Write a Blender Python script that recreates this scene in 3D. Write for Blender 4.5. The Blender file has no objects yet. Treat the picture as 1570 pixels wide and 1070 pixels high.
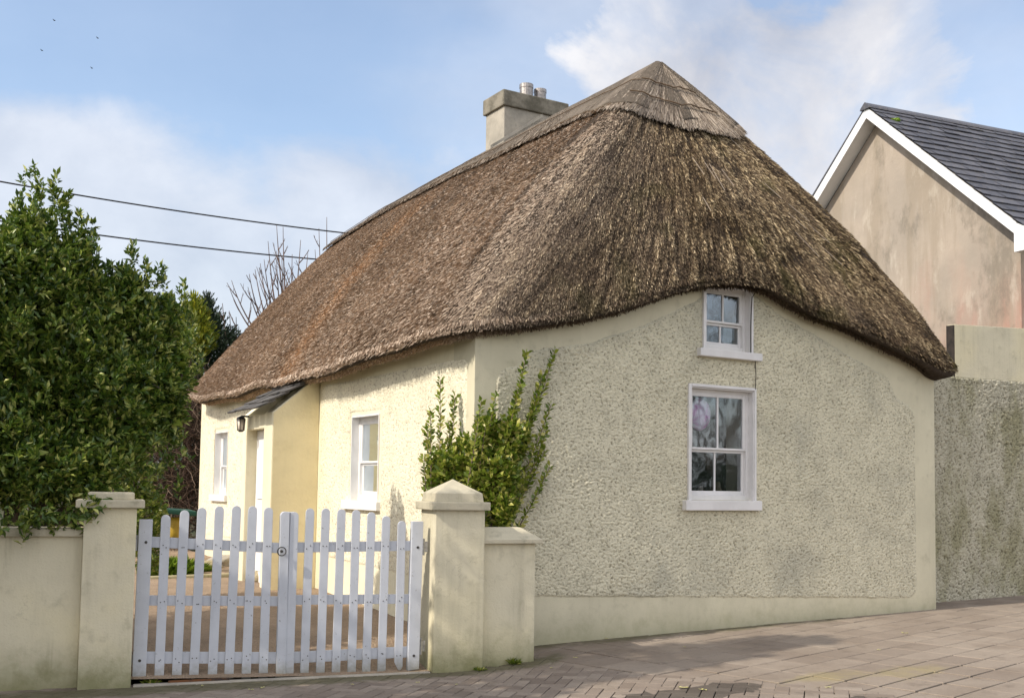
import bpy, bmesh, math, random
import numpy as np
from mathutils import Vector, Matrix
R = math.radians
random.seed(7); rng = np.random.default_rng(7)
S = bpy.context.scene
COL = S.collection

# ------------------------------------------------------------------ camera
PX, PY, FL = 785.0, 640.0, 1665.883          # principal point and focal length in photo pixels (1570 wide)
MAT = np.array([[0.8561,0.0456,0.5148],[-0.5164,0.0467,0.8551],[0.0149,-0.9979,0.0635]])
def orthon(M):
    u, s, v = np.linalg.svd(M); return u @ v
MAT = orthon(MAT)
CAM = np.array([-4.836,-8.707,1.55])
cd = bpy.data.cameras.new('camera'); cam = bpy.data.objects.new('camera', cd); COL.objects.link(cam)
cd.sensor_width = 36; cd.sensor_fit = 'HORIZONTAL'; cd.lens = FL*36/1570
cd.shift_y = (PY-535)/1570; cd.clip_start = .05; cd.clip_end = 2000
rt, up, fw = MAT[:,0], -MAT[:,1], MAT[:,2]
mw = Matrix.Identity(4)
for i in range(3):
    mw[i][0] = rt[i]; mw[i][1] = up[i]; mw[i][2] = -fw[i]; mw[i][3] = CAM[i]
cam.matrix_world = mw
S.camera = cam
def ray(x, y):
    d = MAT @ np.array([x-PX, y-PY, FL]); return d/np.linalg.norm(d)
def onX(x, y, X): d = ray(x,y); return CAM + (X-CAM[0])/d[0]*d       # the point seen at a photo pixel on a given wall plane
def onY(x, y, Y): d = ray(x,y); return CAM + (Y-CAM[1])/d[1]*d
def onZ(x, y, Z): d = ray(x,y); return CAM + (Z-CAM[2])/d[2]*d
def onP(x, y, p, n): d = ray(x,y); return CAM + ((np.array(p)-CAM)@n)/(d@n)*d

# ------------------------------------------------------------------ light
SUN_EL, SUN_AZ = 40.0, 182.5      # azimuth of the direction towards the sun, from +X counter-clockwise
sd = np.array([math.cos(R(SUN_AZ))*math.cos(R(SUN_EL)), math.sin(R(SUN_AZ))*math.cos(R(SUN_EL)), math.sin(R(SUN_EL))])
sl = bpy.data.lights.new('sun','SUN'); sun = bpy.data.objects.new('sun', sl); COL.objects.link(sun)
sl.energy = 3.4; sl.angle = R(0.6); sl.color = (1.0,.92,.80)
sun.rotation_euler = Vector(sd).to_track_quat('Z','Y').to_euler(); sun.location = (-20,-4,20)

W = bpy.data.worlds.new('World'); S.world = W; W.use_nodes = True
nt = W.node_tree; N = nt.nodes; L = nt.links
for n in list(N): N.remove(n)
out = N.new('ShaderNodeOutputWorld'); bg = N.new('ShaderNodeBackground'); bg.inputs['Strength'].default_value = 0.14
L.new(bg.outputs[0], out.inputs[0])
sky = N.new('ShaderNodeTexSky'); sky.sky_type = 'NISHITA'; sky.sun_disc = False
sky.sun_elevation = R(SUN_EL); sky.sun_rotation = math.atan2(sd[0], sd[1]); sky.air_density = 1.0; sky.dust_density = 1.2; sky.ozone_density = 1.6
tc = N.new('ShaderNodeTexCoord')
def math_(op, a, b=None, c=None, clamp=False):
    n = N.new('ShaderNodeMath'); n.operation = op; n.use_clamp = clamp
    for i, v in enumerate((a,b,c)):
        if v is None: continue
        if isinstance(v,(int,float)): n.inputs[i].default_value = v
        else: L.new(v, n.inputs[i])
    return n.outputs[0]
def wnoise(scale, detail, rough, off=(0,0,0), zs=1.0, dist=0.0):
    m = N.new('ShaderNodeMapping'); m.inputs['Location'].default_value = off; m.inputs['Scale'].default_value = (1,1,zs)
    L.new(tc.outputs['Generated'], m.inputs[0])
    n = N.new('ShaderNodeTexNoise'); n.inputs['Scale'].default_value = scale; n.inputs['Detail'].default_value = detail
    n.inputs['Roughness'].default_value = rough; n.inputs['Distortion'].default_value = dist
    L.new(m.outputs[0], n.inputs[0]); return n.outputs['Fac']
def blob(px, py, rx, ry, sharp=1.0):
    """soft elliptical cloud mass centred on a direction; radii are in radians of azimuth / elevation"""
    c = ray(px, py)
    s = N.new('ShaderNodeVectorMath'); s.operation = 'SUBTRACT'; L.new(tc.outputs['Generated'], s.inputs[0]); s.inputs[1].default_value = tuple(c)
    d1 = N.new('ShaderNodeVectorMath'); d1.operation = 'DOT_PRODUCT'; L.new(s.outputs[0], d1.inputs[0]); d1.inputs[1].default_value = tuple(rt)
    d2 = N.new('ShaderNodeVectorMath'); d2.operation = 'DOT_PRODUCT'; L.new(s.outputs[0], d2.inputs[0]); d2.inputs[1].default_value = (0,0,1)
    a = math_('POWER', math_('ABSOLUTE', math_('DIVIDE', d1.outputs['Value'], rx)), 2.0)
    b = math_('POWER', math_('ABSOLUTE', math_('DIVIDE', d2.outputs['Value'], ry)), 2.0)
    r = math_('SQRT', math_('ADD', a, b))
    return math_('SUBTRACT', 1.0, r)
def smooth(v, a, b):
    m = N.new('ShaderNodeMapRange'); m.interpolation_type = 'SMOOTHSTEP'; m.inputs[1].default_value = a; m.inputs[2].default_value = b
    L.new(v, m.inputs[0]); return m.outputs[0]
nA = wnoise(3.2, 9, .56, (.3,.1,.9), 1.6, .25); nB = wnoise(1.6, 6, .55, (2.1,4.4,.2), 2.2); nC = wnoise(7.5, 7, .6, (5,1,3), 1.2, .4)
n_edge = math_('ADD', math_('MULTIPLY', math_('SUBTRACT', nA, .5), 2.1), math_('MULTIPLY', math_('SUBTRACT', nC, .5), 1.0))
big = math_('MAXIMUM', blob(1130,130,.145,.15), math_('MAXIMUM', blob(1060,10,.085,.08), blob(1310,150,.10,.15)))
m_big = smooth(math_('ADD', big, n_edge), .0, .34)
band = math_('MAXIMUM', blob(250,420,.42,.155), math_('MAXIMUM', blob(30,260,.22,.08), blob(560,330,.17,.10)))
m_band = math_('MULTIPLY', smooth(math_('ADD', band, math_('MULTIPLY', n_edge, .9)), -.10, .70), .70)
wisps = math_('ADD', math_('MULTIPLY', smooth(nB, .40, .66), .34), .12)
# unseen cloud behind the camera and overhead, added bright and warm as fill light
back = N.new('ShaderNodeVectorMath'); back.operation = 'DOT_PRODUCT'; L.new(tc.outputs['Generated'], back.inputs[0]); back.inputs[1].default_value = tuple(-fw)
m_back = math_('MULTIPLY', smooth(back.outputs['Value'], -.70, -.25), smooth(nA, .36, .58))
sepz = N.new('ShaderNodeSeparateXYZ'); L.new(tc.outputs['Generated'], sepz.inputs[0])
m_haze = math_('MULTIPLY', smooth(math_('MULTIPLY', sepz.outputs['Z'], -1), -.22, .0), .6)
m_big = math_('MULTIPLY', m_big, math_('ADD', .62, math_('MULTIPLY', smooth(nC, .36, .62), .38)))
mask = math_('MAXIMUM', math_('MAXIMUM', m_big, m_band), math_('MAXIMUM', wisps, math_('MAXIMUM', m_back, m_haze)), clamp=True)
ramp = N.new('ShaderNodeValToRGB'); L.new(math_('ADD', math_('MULTIPLY', nA, .75), math_('MULTIPLY', nC, .25)), ramp.inputs[0])
ramp.color_ramp.elements[0].position = .36; ramp.color_ramp.elements[0].color = (3.0,3.15,3.65,1)
ramp.color_ramp.elements[1].position = .60; ramp.color_ramp.elements[1].color = (5.3,5.3,5.5,1)
bright = math_('ADD', 1.0, math_('MULTIPLY', smooth(back.outputs['Value'], -.75, .1), .75))
wm = N.new('ShaderNodeMix'); wm.data_type = 'RGBA'; wm.blend_type = 'MULTIPLY'; L.new(smooth(back.outputs['Value'], -.75, .1), wm.inputs[0]); L.new(ramp.outputs[0], wm.inputs[6]); wm.inputs[7].default_value = (1.03,.99,.93,1)
vs = N.new('ShaderNodeVectorMath'); vs.operation = 'SCALE'; L.new(wm.outputs[2], vs.inputs[0]); L.new(bright, vs.inputs['Scale'])
skt = N.new('ShaderNodeVectorMath'); skt.operation = 'MULTIPLY'; L.new(sky.outputs[0], skt.inputs[0]); skt.inputs[1].default_value = (1.45,1.38,1.30)
mx = N.new('ShaderNodeMix'); mx.data_type = 'RGBA'; L.new(mask, mx.inputs[0]); L.new(skt.outputs[0], mx.inputs[6]); L.new(vs.outputs[0], mx.inputs[7])
L.new(mx.outputs[2], bg.inputs['Color'])
S.view_settings.view_transform = 'Standard'; S.view_settings.look = 'None'; S.view_settings.exposure = 0.35; S.view_settings.gamma = 1

# ------------------------------------------------------------------ helpers
def link(o, parent=None):
    COL.objects.link(o)
    if parent is not None:
        o.parent = parent; bpy.context.view_layer.update()
        o.matrix_parent_inverse = parent.matrix_world.inverted()
    return o
def np_mesh(name, V, F, mat, parent=None, smooth=False, uv=None, attr=None):
    """V (n,3), F (m,k) arrays or list of index tuples -> one mesh object"""
    me = bpy.data.meshes.new(name)
    if isinstance(F, np.ndarray):
        V = np.asarray(V, dtype=np.float32); m, k = F.shape
        me.vertices.add(len(V)); me.vertices.foreach_set('co', V.ravel())
        me.loops.add(m*k); me.loops.foreach_set('vertex_index', F.astype(np.int32).ravel())
        me.polygons.add(m); me.polygons.foreach_set('loop_start', (np.arange(m)*k).astype(np.int32))
        me.update(calc_edges=True)
    else:
        me.from_pydata([tuple(map(float,v)) for v in V], [], [tuple(int(i) for i in f) for f in F])
    if smooth: me.polygons.foreach_set('use_smooth', [True]*len(me.polygons))
    if uv is not None:
        u = me.uv_layers.new(name='uv'); li = np.empty(len(me.loops), dtype=np.int32); me.loops.foreach_get('vertex_index', li)
        u.data.foreach_set('uv', np.asarray(uv, dtype=np.float32)[li].ravel())
    if attr is not None:
        for an, av in attr.items():
            a = me.attributes.new(an, 'FLOAT', 'POINT'); a.data.foreach_set('value', np.asarray(av, dtype=np.float32))
    me.materials.append(mat); me.validate()
    return link(bpy.data.objects.new(name, me), parent)
def empty(name, loc, label, cat, group=None):
    o = bpy.data.objects.new(name, None); o.location = tuple(map(float,loc)); o.empty_display_size = .2; COL.objects.link(o)
    return tag(o, label, cat, group)
def tag(o, label, cat, group=None):
    o['label'] = label; o['category'] = cat
    if group: o['group'] = group
    return o
def structure(o): o['kind'] = 'structure'; return o
class MB:
    def __init__(s): s.V = []; s.F = []
    def add(s, vs, fs):
        b = len(s.V); s.V += [tuple(map(float,v)) for v in vs]; s.F += [tuple(b+i for i in f) for f in fs]
    def hexa(s, b4, t4):
        s.add(list(b4)+list(t4), [(3,2,1,0),(4,5,6,7),(0,1,5,4),(1,2,6,5),(2,3,7,6),(3,0,4,7)])
    def box(s, p0, p1):
        (a,b,c),(d,e,f) = p0, p1
        s.hexa([(a,b,c),(d,b,c),(d,e,c),(a,e,c)], [(a,b,f),(d,b,f),(d,e,f),(a,e,f)])
    def obox(s, o, u, v, w, lu, lv, lw):
        """box from corner o along unit axes u, v, w"""
        o, u, v, w = map(np.array,(o,u,v,w))
        q = [o, o+u*lu, o+u*lu+v*lv, o+v*lv]; s.hexa(q, [p+w*lw for p in q])
    def prism(s, poly, d):
        n = len(poly); d = np.array(d); top = [np.array(p)+d for p in poly]
        s.add(list(poly)+top, [tuple(range(n))[::-1], tuple(range(n,2*n))]+[(i,(i+1)%n,n+(i+1)%n,n+i) for i in range(n)])
    def tube(s, pts, rad, n=6, cap=True):
        pts = [np.array(p, float) for p in pts]; rings = []
        if not hasattr(rad,'__len__'): rad = [rad]*len(pts)
        prev = None
        for i, p in enumerate(pts):
            t = pts[min(i+1,len(pts)-1)]-pts[max(i-1,0)]; t = t/(np.linalg.norm(t)+1e-9)
            if prev is None:
                a = np.cross(t,[0,0,1.]); 
                if np.linalg.norm(a) < 1e-3: a = np.cross(t,[1.,0,0])
            else: a = prev - t*(prev@t)
            a = a/np.linalg.norm(a); prev = a; b = np.cross(t,a)
            rings.append([p+rad[i]*(math.cos(2*math.pi*k/n)*a+math.sin(2*math.pi*k/n)*b) for k in range(n)])
        vs = [v for r in rings for v in r]; fs = []
        for i in range(len(pts)-1):
            for k in range(n): fs.append((i*n+k, i*n+(k+1)%n, (i+1)*n+(k+1)%n, (i+1)*n+k))
        if cap: fs += [tuple(range(n))[::-1], tuple(range((len(pts)-1)*n, len(pts)*n))]
        s.add(vs, fs)
    def build(s, name, mat, parent=None, bevel=0, seg=2, smooth=False, jitter=0):
        me = bpy.data.meshes.new(name); me.from_pydata(s.V, [], s.F)
        bm = bmesh.new(); bm.from_mesh(me); bmesh.ops.recalc_face_normals(bm, faces=bm.faces)
        if bevel: bmesh.ops.bevel(bm, geom=list(bm.edges), offset=bevel, segments=seg, profile=.6, affect='EDGES')
        bm.to_mesh(me); bm.free()
        if smooth: me.polygons.foreach_set('use_smooth',[True]*len(me.polygons))
        me.materials.append(mat)
        return link(bpy.data.objects.new(name, me), parent)
# vectorised gradient noise
_perm = rng.permutation(4096).astype(np.int64); _g = rng.normal(size=(4096,3)); _g /= np.linalg.norm(_g,axis=1)[:,None]
def pnoise(P):
    P = np.asarray(P, float); i = np.floor(P).astype(np.int64); f = P-i; w = f*f*f*(f*(f*6-15)+10); r = 0
    for a in (0,1):
        for b in (0,1):
            for c in (0,1):
                h = _perm[(_perm[(_perm[(i[:,0]+a)&4095]+i[:,1]+b)&4095]+i[:,2]+c)&4095]
                d = ((f-np.array([a,b,c]))*_g[h]).sum(1)
                ww = (w[:,0] if a else 1-w[:,0])*(w[:,1] if b else 1-w[:,1])*(w[:,2] if c else 1-w[:,2]); r = r+d*ww
    return r
def fbm(P, o=3):
    r = 0; a = 1
    for k in range(o): r = r+a*pnoise(P*(2**k)+17*k); a *= .5
    return r

# ------------------------------------------------------------------ materials
class NB:
    def __init__(s, name):
        s.m = bpy.data.materials.new(name); s.m.use_nodes = True; s.nt = s.m.node_tree
        for n in list(s.nt.nodes): s.nt.nodes.remove(n)
        s.out = s.n('ShaderNodeOutputMaterial'); s.p = s.n('ShaderNodeBsdfPrincipled'); s.l(s.p.outputs[0], s.out.inputs[0])
        s.tc = s.n('ShaderNodeTexCoord').outputs['Object']
    def n(s, t): return s.nt.nodes.new(t)
    def l(s, a, b): s.nt.links.new(a, b)
    def noise(s, scale, detail=5, rough=.55, vec=None, sc=(1,1,1), dist=0, off=(0,0,0)):
        m = s.n('ShaderNodeMapping'); m.inputs['Scale'].default_value = sc; m.inputs['Location'].default_value = off; s.l(vec if vec is not None else s.tc, m.inputs[0])
        n = s.n('ShaderNodeTexNoise'); n.inputs['Scale'].default_value = scale; n.inputs['Detail'].default_value = detail; n.inputs['Roughness'].default_value = rough
        n.inputs['Distortion'].default_value = dist; s.l(m.outputs[0], n.inputs[0]); return n.outputs['Fac']
    def voronoi(s, scale, vec=None, feat='F1', sc=(1,1,1)):
        m = s.n('ShaderNodeMapping'); m.inputs['Scale'].default_value = sc; s.l(vec if vec is not None else s.tc, m.inputs[0])
        n = s.n('ShaderNodeTexVoronoi'); n.feature = feat; n.inputs['Scale'].default_value = scale; s.l(m.outputs[0], n.inputs[0]); return n.outputs['Distance']
    def ramp(s, v, pts):
        r = s.n('ShaderNodeValToRGB'); s.l(v, r.inputs[0]); e = r.color_ramp.elements
        e[0].position, e[1].position = pts[0][0], pts[-1][0]
        for p, c in pts[1:-1]: e.new(p)
        for i, (p, c) in enumerate(pts):
            e[i].position = p; e[i].color = (*c,1) if hasattr(c,'__len__') else (c,c,c,1)
        return r.outputs[0]
    def mix(s, f, a, b, mode='MIX'):
        m = s.n('ShaderNodeMix'); m.data_type = 'RGBA'; m.blend_type = mode
        for i, v in ((0,f),(6,a),(7,b)):
            if isinstance(v,(int,float)): m.inputs[i].default_value = v
            elif isinstance(v,tuple): m.inputs[i].default_value = (*v,1)
            else: s.l(v, m.inputs[i])
        return m.outputs[2]
    def ma(s, op, a, b=0.0, clamp=False):
        m = s.n('ShaderNodeMath'); m.operation = op; m.use_clamp = clamp
        for i, v in ((0,a),(1,b)):
            if isinstance(v,(int,float)): m.inputs[i].default_value = v
            else: s.l(v, m.inputs[i])
        return m.outputs[0]
    def rand(s):
        g = s.n('ShaderNodeNewGeometry'); return g.outputs['Random Per Island']
    def xyz(s):
        q = s.n('ShaderNodeSeparateXYZ'); s.l(s.tc, q.inputs[0]); return q.outputs
    def attr(s, name):
        a = s.n('ShaderNodeAttribute'); a.attribute_name = name; return a.outputs['Fac']
    def rng_(s, v, a, b, c=0., d=1.):
        m = s.n('ShaderNodeMapRange'); m.interpolation_type = 'SMOOTHSTEP'
        for i, x in enumerate((a,b,c,d)): m.inputs[1+i].default_value = x
        s.l(v, m.inputs[0]); return m.outputs[0]
    def bump(s, h, strength=.5, dist=.01, normal=None):
        b = s.n('ShaderNodeBump'); b.inputs['Strength'].default_value = strength; b.inputs['Distance'].default_value = dist; s.l(h, b.inputs['Height'])
        if normal is not None: s.l(normal, b.inputs['Normal'])
        s.l(b.outputs[0], s.p.inputs['Normal']); return b.outputs[0]
    def done(s, col=None, rough=.7, spec=.3, metal=0.):
        if col is not None:
            if isinstance(col, tuple): s.p.inputs['Base Color'].default_value = (*col,1)
            else: s.l(col, s.p.inputs['Base Color'])
        if isinstance(rough,(int,float)): s.p.inputs['Roughness'].default_value = rough
        else: s.l(rough, s.p.inputs['Roughness'])
        s.p.inputs['Specular IOR Level'].default_value = spec; s.p.inputs['Metallic'].default_value = metal
        return s.m

def plaster(name, base, dirt=(.30,.29,.20), dirt_amt=.35, green=.0, gz=(0,.5), bump=.25, fine=60, streak=0., cream=None):
    b = NB(name)
    big = b.noise(1.3, 6, .6); med = b.noise(6, 6, .65, off=(3,1,2)); fn = b.noise(fine, 4, .6)
    c = b.mix(b.rng_(big,.35,.7), base, tuple(x*.88 for x in base))
    if cream: c = b.mix(b.rng_(b.noise(.9,4,.5,off=(9,2,1)),.45,.62), c, cream)
    c = b.mix(b.ma('MULTIPLY', b.rng_(med,.52,.78), dirt_amt), c, dirt)
    if streak:
        st = b.noise(6, 6, .62, sc=(1,1,.10), off=(1,5,2)); c = b.mix(b.ma('MULTIPLY', b.rng_(st,.50,.72), streak), c, tuple(x*.75 for x in dirt))
        st2 = b.noise(17, 5, .65, sc=(1,1,.07), off=(7,2,2)); c = b.mix(b.ma('MULTIPLY', b.ma('MULTIPLY', b.rng_(st2,.52,.72), b.rng_(big,.38,.58)), streak), c, (.20,.19,.10))
        vo = b.n('ShaderNodeTexVoronoi'); vo.feature = 'DISTANCE_TO_EDGE'; vo.inputs['Scale'].default_value = 1.3; wv = b.n('ShaderNodeVectorMath'); wv.operation = 'ADD'; b.l(b.tc, wv.inputs[0])
        nn = b.n('ShaderNodeTexNoise'); nn.inputs['Scale'].default_value = 3.5; nn.inputs['Detail'].default_value = 6; b.l(b.tc, nn.inputs[0]); b.l(nn.outputs['Color'], wv.inputs[1]); b.l(wv.outputs[0], vo.inputs['Vector'])
        cr = b.ma('MULTIPLY', b.rng_(vo.outputs['Distance'], .0, .006, 1, 0), b.rng_(b.noise(1.1,3,.5,off=(5,5,8)),.50,.58)); c = b.mix(b.ma('MULTIPLY', cr, min(1,streak*1.3)), c, (.16,.14,.09))
    if green:
        z = b.xyz()[2]; low = b.ma('SUBTRACT', 1.0, b.rng_(b.ma('ADD', z, b.ma('MULTIPLY', b.ma('SUBTRACT', med, .5), .5)), gz[0], gz[1]))
        c = b.mix(b.ma('MULTIPLY', low, green), c, (.17,.17,.07))
    c = b.mix(b.rng_(fn,.62,.8,0,.25), c, tuple(x*.6 for x in base))
    b.bump(b.ma('ADD', b.ma('MULTIPLY', med, 1.2), b.ma('MULTIPLY', fn, .5)), bump, .012)
    return b.done(c, .85, .2)
def roughcast_mat(name, base, dark, dirt, dirt_amt=.4, pit=.5, moss=0., pitscale=42):
    b = NB(name)
    h = b.attr('h'); big = b.noise(.8, 6, .62); med = b.noise(3.5, 6, .6, off=(4,4,1))
    c = b.mix(b.rng_(med,.4,.7), base, tuple(x*.86 for x in base))
    c = b.mix(b.ma('MULTIPLY', b.rng_(big,.5,.72), dirt_amt), c, dirt)
    if moss: c = b.mix(b.ma('MULTIPLY', b.rng_(b.noise(1.7,6,.65,off=(7,1,3),sc=(1,1,.5)),.45,.66), moss), c, (.20,.19,.08))
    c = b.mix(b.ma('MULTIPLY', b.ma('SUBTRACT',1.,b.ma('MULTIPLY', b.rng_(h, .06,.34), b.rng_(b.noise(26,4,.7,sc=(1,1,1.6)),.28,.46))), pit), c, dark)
    f1 = b.noise(pitscale*2.5, 4, .7); vo = b.voronoi(pitscale*1.6)
    b.bump(b.ma('ADD', f1, b.ma('MULTIPLY', vo, -.7)), .55, .010)
    return b.done(c, .9, .15)

M = {}
M['cream'] = plaster('cream_render', (.665,.615,.455), dirt=(.36,.33,.23), dirt_amt=.5, green=.5, gz=(.0,.42), streak=.08)
M['cream_wall'] = plaster('cream_wall_render', (.66,.605,.45), dirt=(.31,.28,.18), dirt_amt=.45, green=.85, gz=(-.08,.40), streak=.22, bump=.55, cream=(.68,.615,.43))
M['coping'] = plaster('coping_render', (.55,.50,.375), dirt=(.22,.21,.15), dirt_amt=.75, streak=.15, bump=.4)
M['facade_smooth'] = plaster('facade_render', (.80,.735,.54), dirt=(.5,.42,.24), dirt_amt=.25, streak=.1)
M['porch'] = plaster('porch_shade_tint', (.84,.74,.48), dirt=(.55,.45,.25), dirt_amt=.35, streak=.07, bump=.5, fine=30)  # same paint as the front, yellowed: the side's warm shade put into its colour
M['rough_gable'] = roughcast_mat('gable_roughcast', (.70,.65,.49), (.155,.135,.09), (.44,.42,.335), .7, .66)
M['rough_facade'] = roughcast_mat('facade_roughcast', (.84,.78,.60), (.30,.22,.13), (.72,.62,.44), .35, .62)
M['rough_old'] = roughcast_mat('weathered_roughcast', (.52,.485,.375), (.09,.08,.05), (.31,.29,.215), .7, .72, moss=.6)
def paint(name, col, chip=(.30,.30,.30), amt=.3, rough=.5, sc=22):
    b = NB(name); n1 = b.noise(sc, 7, .7); n2 = b.noise(4, 4, .6, off=(2,2,2))
    c = b.mix(b.rng_(n2,.35,.7), col, tuple(x*.9 for x in col)); c = b.mix(b.rng_(n1,.62,.70,0,amt), c, chip); c = b.mix(b.rng_(b.noise(9,5,.6,sc=(1,1,.15),off=(3,3,3)),.55,.75,0,amt*.55), c, tuple(x*.72 for x in col)); z_ = b.xyz()[2]; c = b.mix(b.ma('MULTIPLY', b.rng_(b.ma('ADD', z_, b.ma('MULTIPLY', b.noise(25,4,.6), .16)), .06, .24, 1, 0), min(.75,amt)), c, (.20,.19,.13))
    gr = b.noise(30, 4, .6, sc=(1,1,.08)); b.bump(b.ma('ADD', gr, n1), .25, .004)
    return b.done(c, rough, .4)
M['picket'] = paint('blue_white_paint', (.54,.56,.605), (.19,.18,.16), .8, .6, 30)
M['white'] = paint('white_paint', (.74,.72,.71), (.5,.47,.42), .25, .45, 14)
M['white2'] = paint('upvc_white', (.84,.83,.82), (.7,.7,.7), .1, .35, 14)
M['fascia'] = paint('white_fascia', (.82,.82,.82), (.6,.6,.6), .15, .4, 8)
def metal(name, col, rough=.4, met=.9):
    b = NB(name); n = b.noise(30,4,.6); return b.done(b.mix(b.rng_(n,.4,.7), col, tuple(x*.6 for x in col)), rough, .5, met)
M['steel'] = metal('flue_steel', (.36,.33,.31), .45); M['iron'] = metal('dark_iron', (.10,.095,.09), .45); M['galv'] = metal('galvanised', (.42,.42,.43), .45)
def rusty():
    b = NB('rusty_iron'); n = b.noise(12,6,.7); return b.done(b.mix(b.rng_(n,.4,.6),(.16,.07,.03),(.05,.04,.035)), .85, .2)
M['rust'] = rusty()
def concrete(name, a, bcol, sc=2.2):
    b = NB(name); n1 = b.noise(sc,7,.65); n2 = b.noise(sc*5,6,.7,sc=(1,1,.3)); z = b.noise(90,3,.6)
    c = b.mix(b.rng_(n1,.38,.66), a, bcol); c = b.mix(b.rng_(n2,.58,.74,0,.7), c, tuple(x*.35 for x in a))
    b.bump(b.ma('ADD', n2, z), .35, .01); return b.done(c, .9, .15)
M['chim'] = concrete('chimney_render', (.44,.40,.335), (.31,.285,.24)); M['chimcap'] = concrete('chimney_cap', (.26,.235,.19), (.12,.11,.085), 3.5)
M['dark_edge'] = concrete('tarred_edge', (.055,.045,.04), (.03,.028,.026), 8)
def glass():
    b = NB('window_glass'); b.nt.nodes.remove(b.p)
    fr = b.n('ShaderNodeFresnel'); fr.inputs['IOR'].default_value = 1.5
    gl = b.n('ShaderNodeBsdfGlossy'); gl.inputs['Roughness'].default_value = .03; gl.inputs['Color'].default_value = (.86,.94,1,1)
    tr = b.n('ShaderNodeBsdfTransparent'); tr.inputs['Color'].default_value = (.85,.88,.9,1)
    nn = b.noise(2.2,2,.5); bp = b.n('ShaderNodeBump'); bp.inputs['Strength'].default_value = .14; bp.inputs['Distance'].default_value = .03; b.l(nn,bp.inputs['Height']); b.l(bp.outputs[0], gl.inputs['Normal'])
    f = b.ma('ADD', b.ma('MULTIPLY', fr.outputs[0], .7), .20, clamp=True)
    mx = b.n('ShaderNodeMixShader'); b.l(f, mx.inputs[0]); b.l(tr.outputs[0], mx.inputs[1]); b.l(gl.outputs[0], mx.inputs[2]); b.l(mx.outputs[0], b.out.inputs[0])
    return b.m
M['glass'] = glass()
def simple(name, col, rough=.7, spec=.3, var=.25, sc=8):
    b = NB(name); n = b.noise(sc,5,.6); return b.done(b.mix(b.rng_(n,.35,.7), col, tuple(x*(1-var) for x in col)), rough, spec)
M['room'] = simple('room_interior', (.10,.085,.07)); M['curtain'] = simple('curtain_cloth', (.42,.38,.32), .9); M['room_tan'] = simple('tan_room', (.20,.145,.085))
M['pink'] = (lambda b: b.done(b.mix(b.rng_(b.noise(9,5,.6,dist=.8),.4,.62),(.95,.35,.85),(.92,.75,.98)), .4, .5))(NB('pink_mottled'))
M['lampglass'] = simple('lamp_glass', (.85,.74,.62), .25, .5); 
M['wire'] = simple('wire_black', (.02,.02,.022)); M['bark'] = simple('bark', (.13,.10,.075), .9, .1, .5, 20)
M['twig'] = simple('winter_twig', (.20,.14,.12), .85, .1, .5, 10); M['dead'] = (lambda b: b.done(b.ramp(b.rand(),[(0,(.035,.022,.020)),(.6,(.10,.065,.05)),(1,(.30,.22,.16))]), .85,.15))(NB('dead_stems'))
def leafmat(name, cols, trans=.25, rough=.38, tcol=(.25,.42,.05)):
    b = NB(name); c = b.ramp(b.rand(), cols)
    v = b.noise(1.4,3,.5); c = b.mix(b.rng_(v,.4,.65,0,.2), c, tuple(x*.55 for x in cols[len(cols)//2][1]))
    b.done(c, rough, .5)
    t = b.n('ShaderNodeBsdfTranslucent'); b.l(b.mix(.6, c, tcol), t.inputs['Color'])
    mx = b.n('ShaderNodeMixShader'); mx.inputs[0].default_value = trans; b.l(b.p.outputs[0], mx.inputs[1]); b.l(t.outputs[0], mx.inputs[2]); b.l(mx.outputs[0], b.out.inputs[0])
    return b.m
M['leaf_ever'] = leafmat('evergreen_leaf', [(0,(.022,.055,.012)),(.45,(.072,.135,.018)),(.75,(.20,.26,.035)),(1,(.52,.52,.16))], .14, .42)
M['leaf_bush'] = leafmat('griselinia_leaf', [(0,(.045,.09,.012)),(.4,(.16,.22,.022)),(.75,(.32,.34,.045)),(1,(.66,.58,.20))], .25)
M['leaf_varieg'] = leafmat('variegated_leaf', [(0,(.03,.07,.012)),(.5,(.14,.18,.03)),(1,(.42,.40,.10))], .3)
M['leaf_gold'] = leafmat('golden_conifer_leaf', [(0,(.04,.08,.012)),(.5,(.20,.23,.02)),(1,(.55,.50,.04))], .2, .6)
M['leaf_dark'] = leafmat('dark_conifer_leaf', [(0,(.010,.022,.012)),(.6,(.022,.042,.022)),(1,(.05,.08,.045))], .1, .6, (.05,.1,.03))
M['grass'] = leafmat('grass_blade', [(0,(.12,.20,.02)),(.6,(.28,.44,.04)),(1,(.45,.58,.08))], .35, .5)
M['brownleaf'] = leafmat('brown_hedge_leaf', [(0,(.18,.13,.07)),(.5,(.36,.27,.15)),(1,(.5,.4,.24))], .1, .6)
M['litter'] = leafmat('fallen_leaf', [(0,(.45,.40,.12)),(1,(.55,.52,.25))], .1, .6)
def thatchmat(name, cols, uvs=True):
    b = NB(name); u = b.n('ShaderNodeUVMap'); u.uv_map = 'uv'; u = u.outputs[0]
    st = b.noise(1, 6, .7, vec=u, sc=(90,7,1)); st2 = b.noise(1, 5, .7, vec=u, sc=(260,22,1)); big = b.noise(.9,6,.6)
    c = b.ramp(b.ma('ADD', b.ma('MULTIPLY', st, .5), b.ma('MULTIPLY', st2, .5)), cols)
    c = b.mix(b.rng_(big,.42,.65,0,.5), c, tuple(x*.5 for x in cols[1][1]), 'MIX')
    b.bump(b.ma('ADD', st, st2), 1., .03); return b.done(c, .9, .1)
M['thatch'] = thatchmat('thatch_base', [(.3,(.035,.026,.020)),(.5,(.085,.064,.048)),(.72,(.18,.14,.10))])
M['capbase'] = thatchmat('ridge_thatch_base', [(.3,(.10,.08,.065)),(.5,(.26,.215,.17)),(.72,(.42,.36,.28))])
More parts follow.
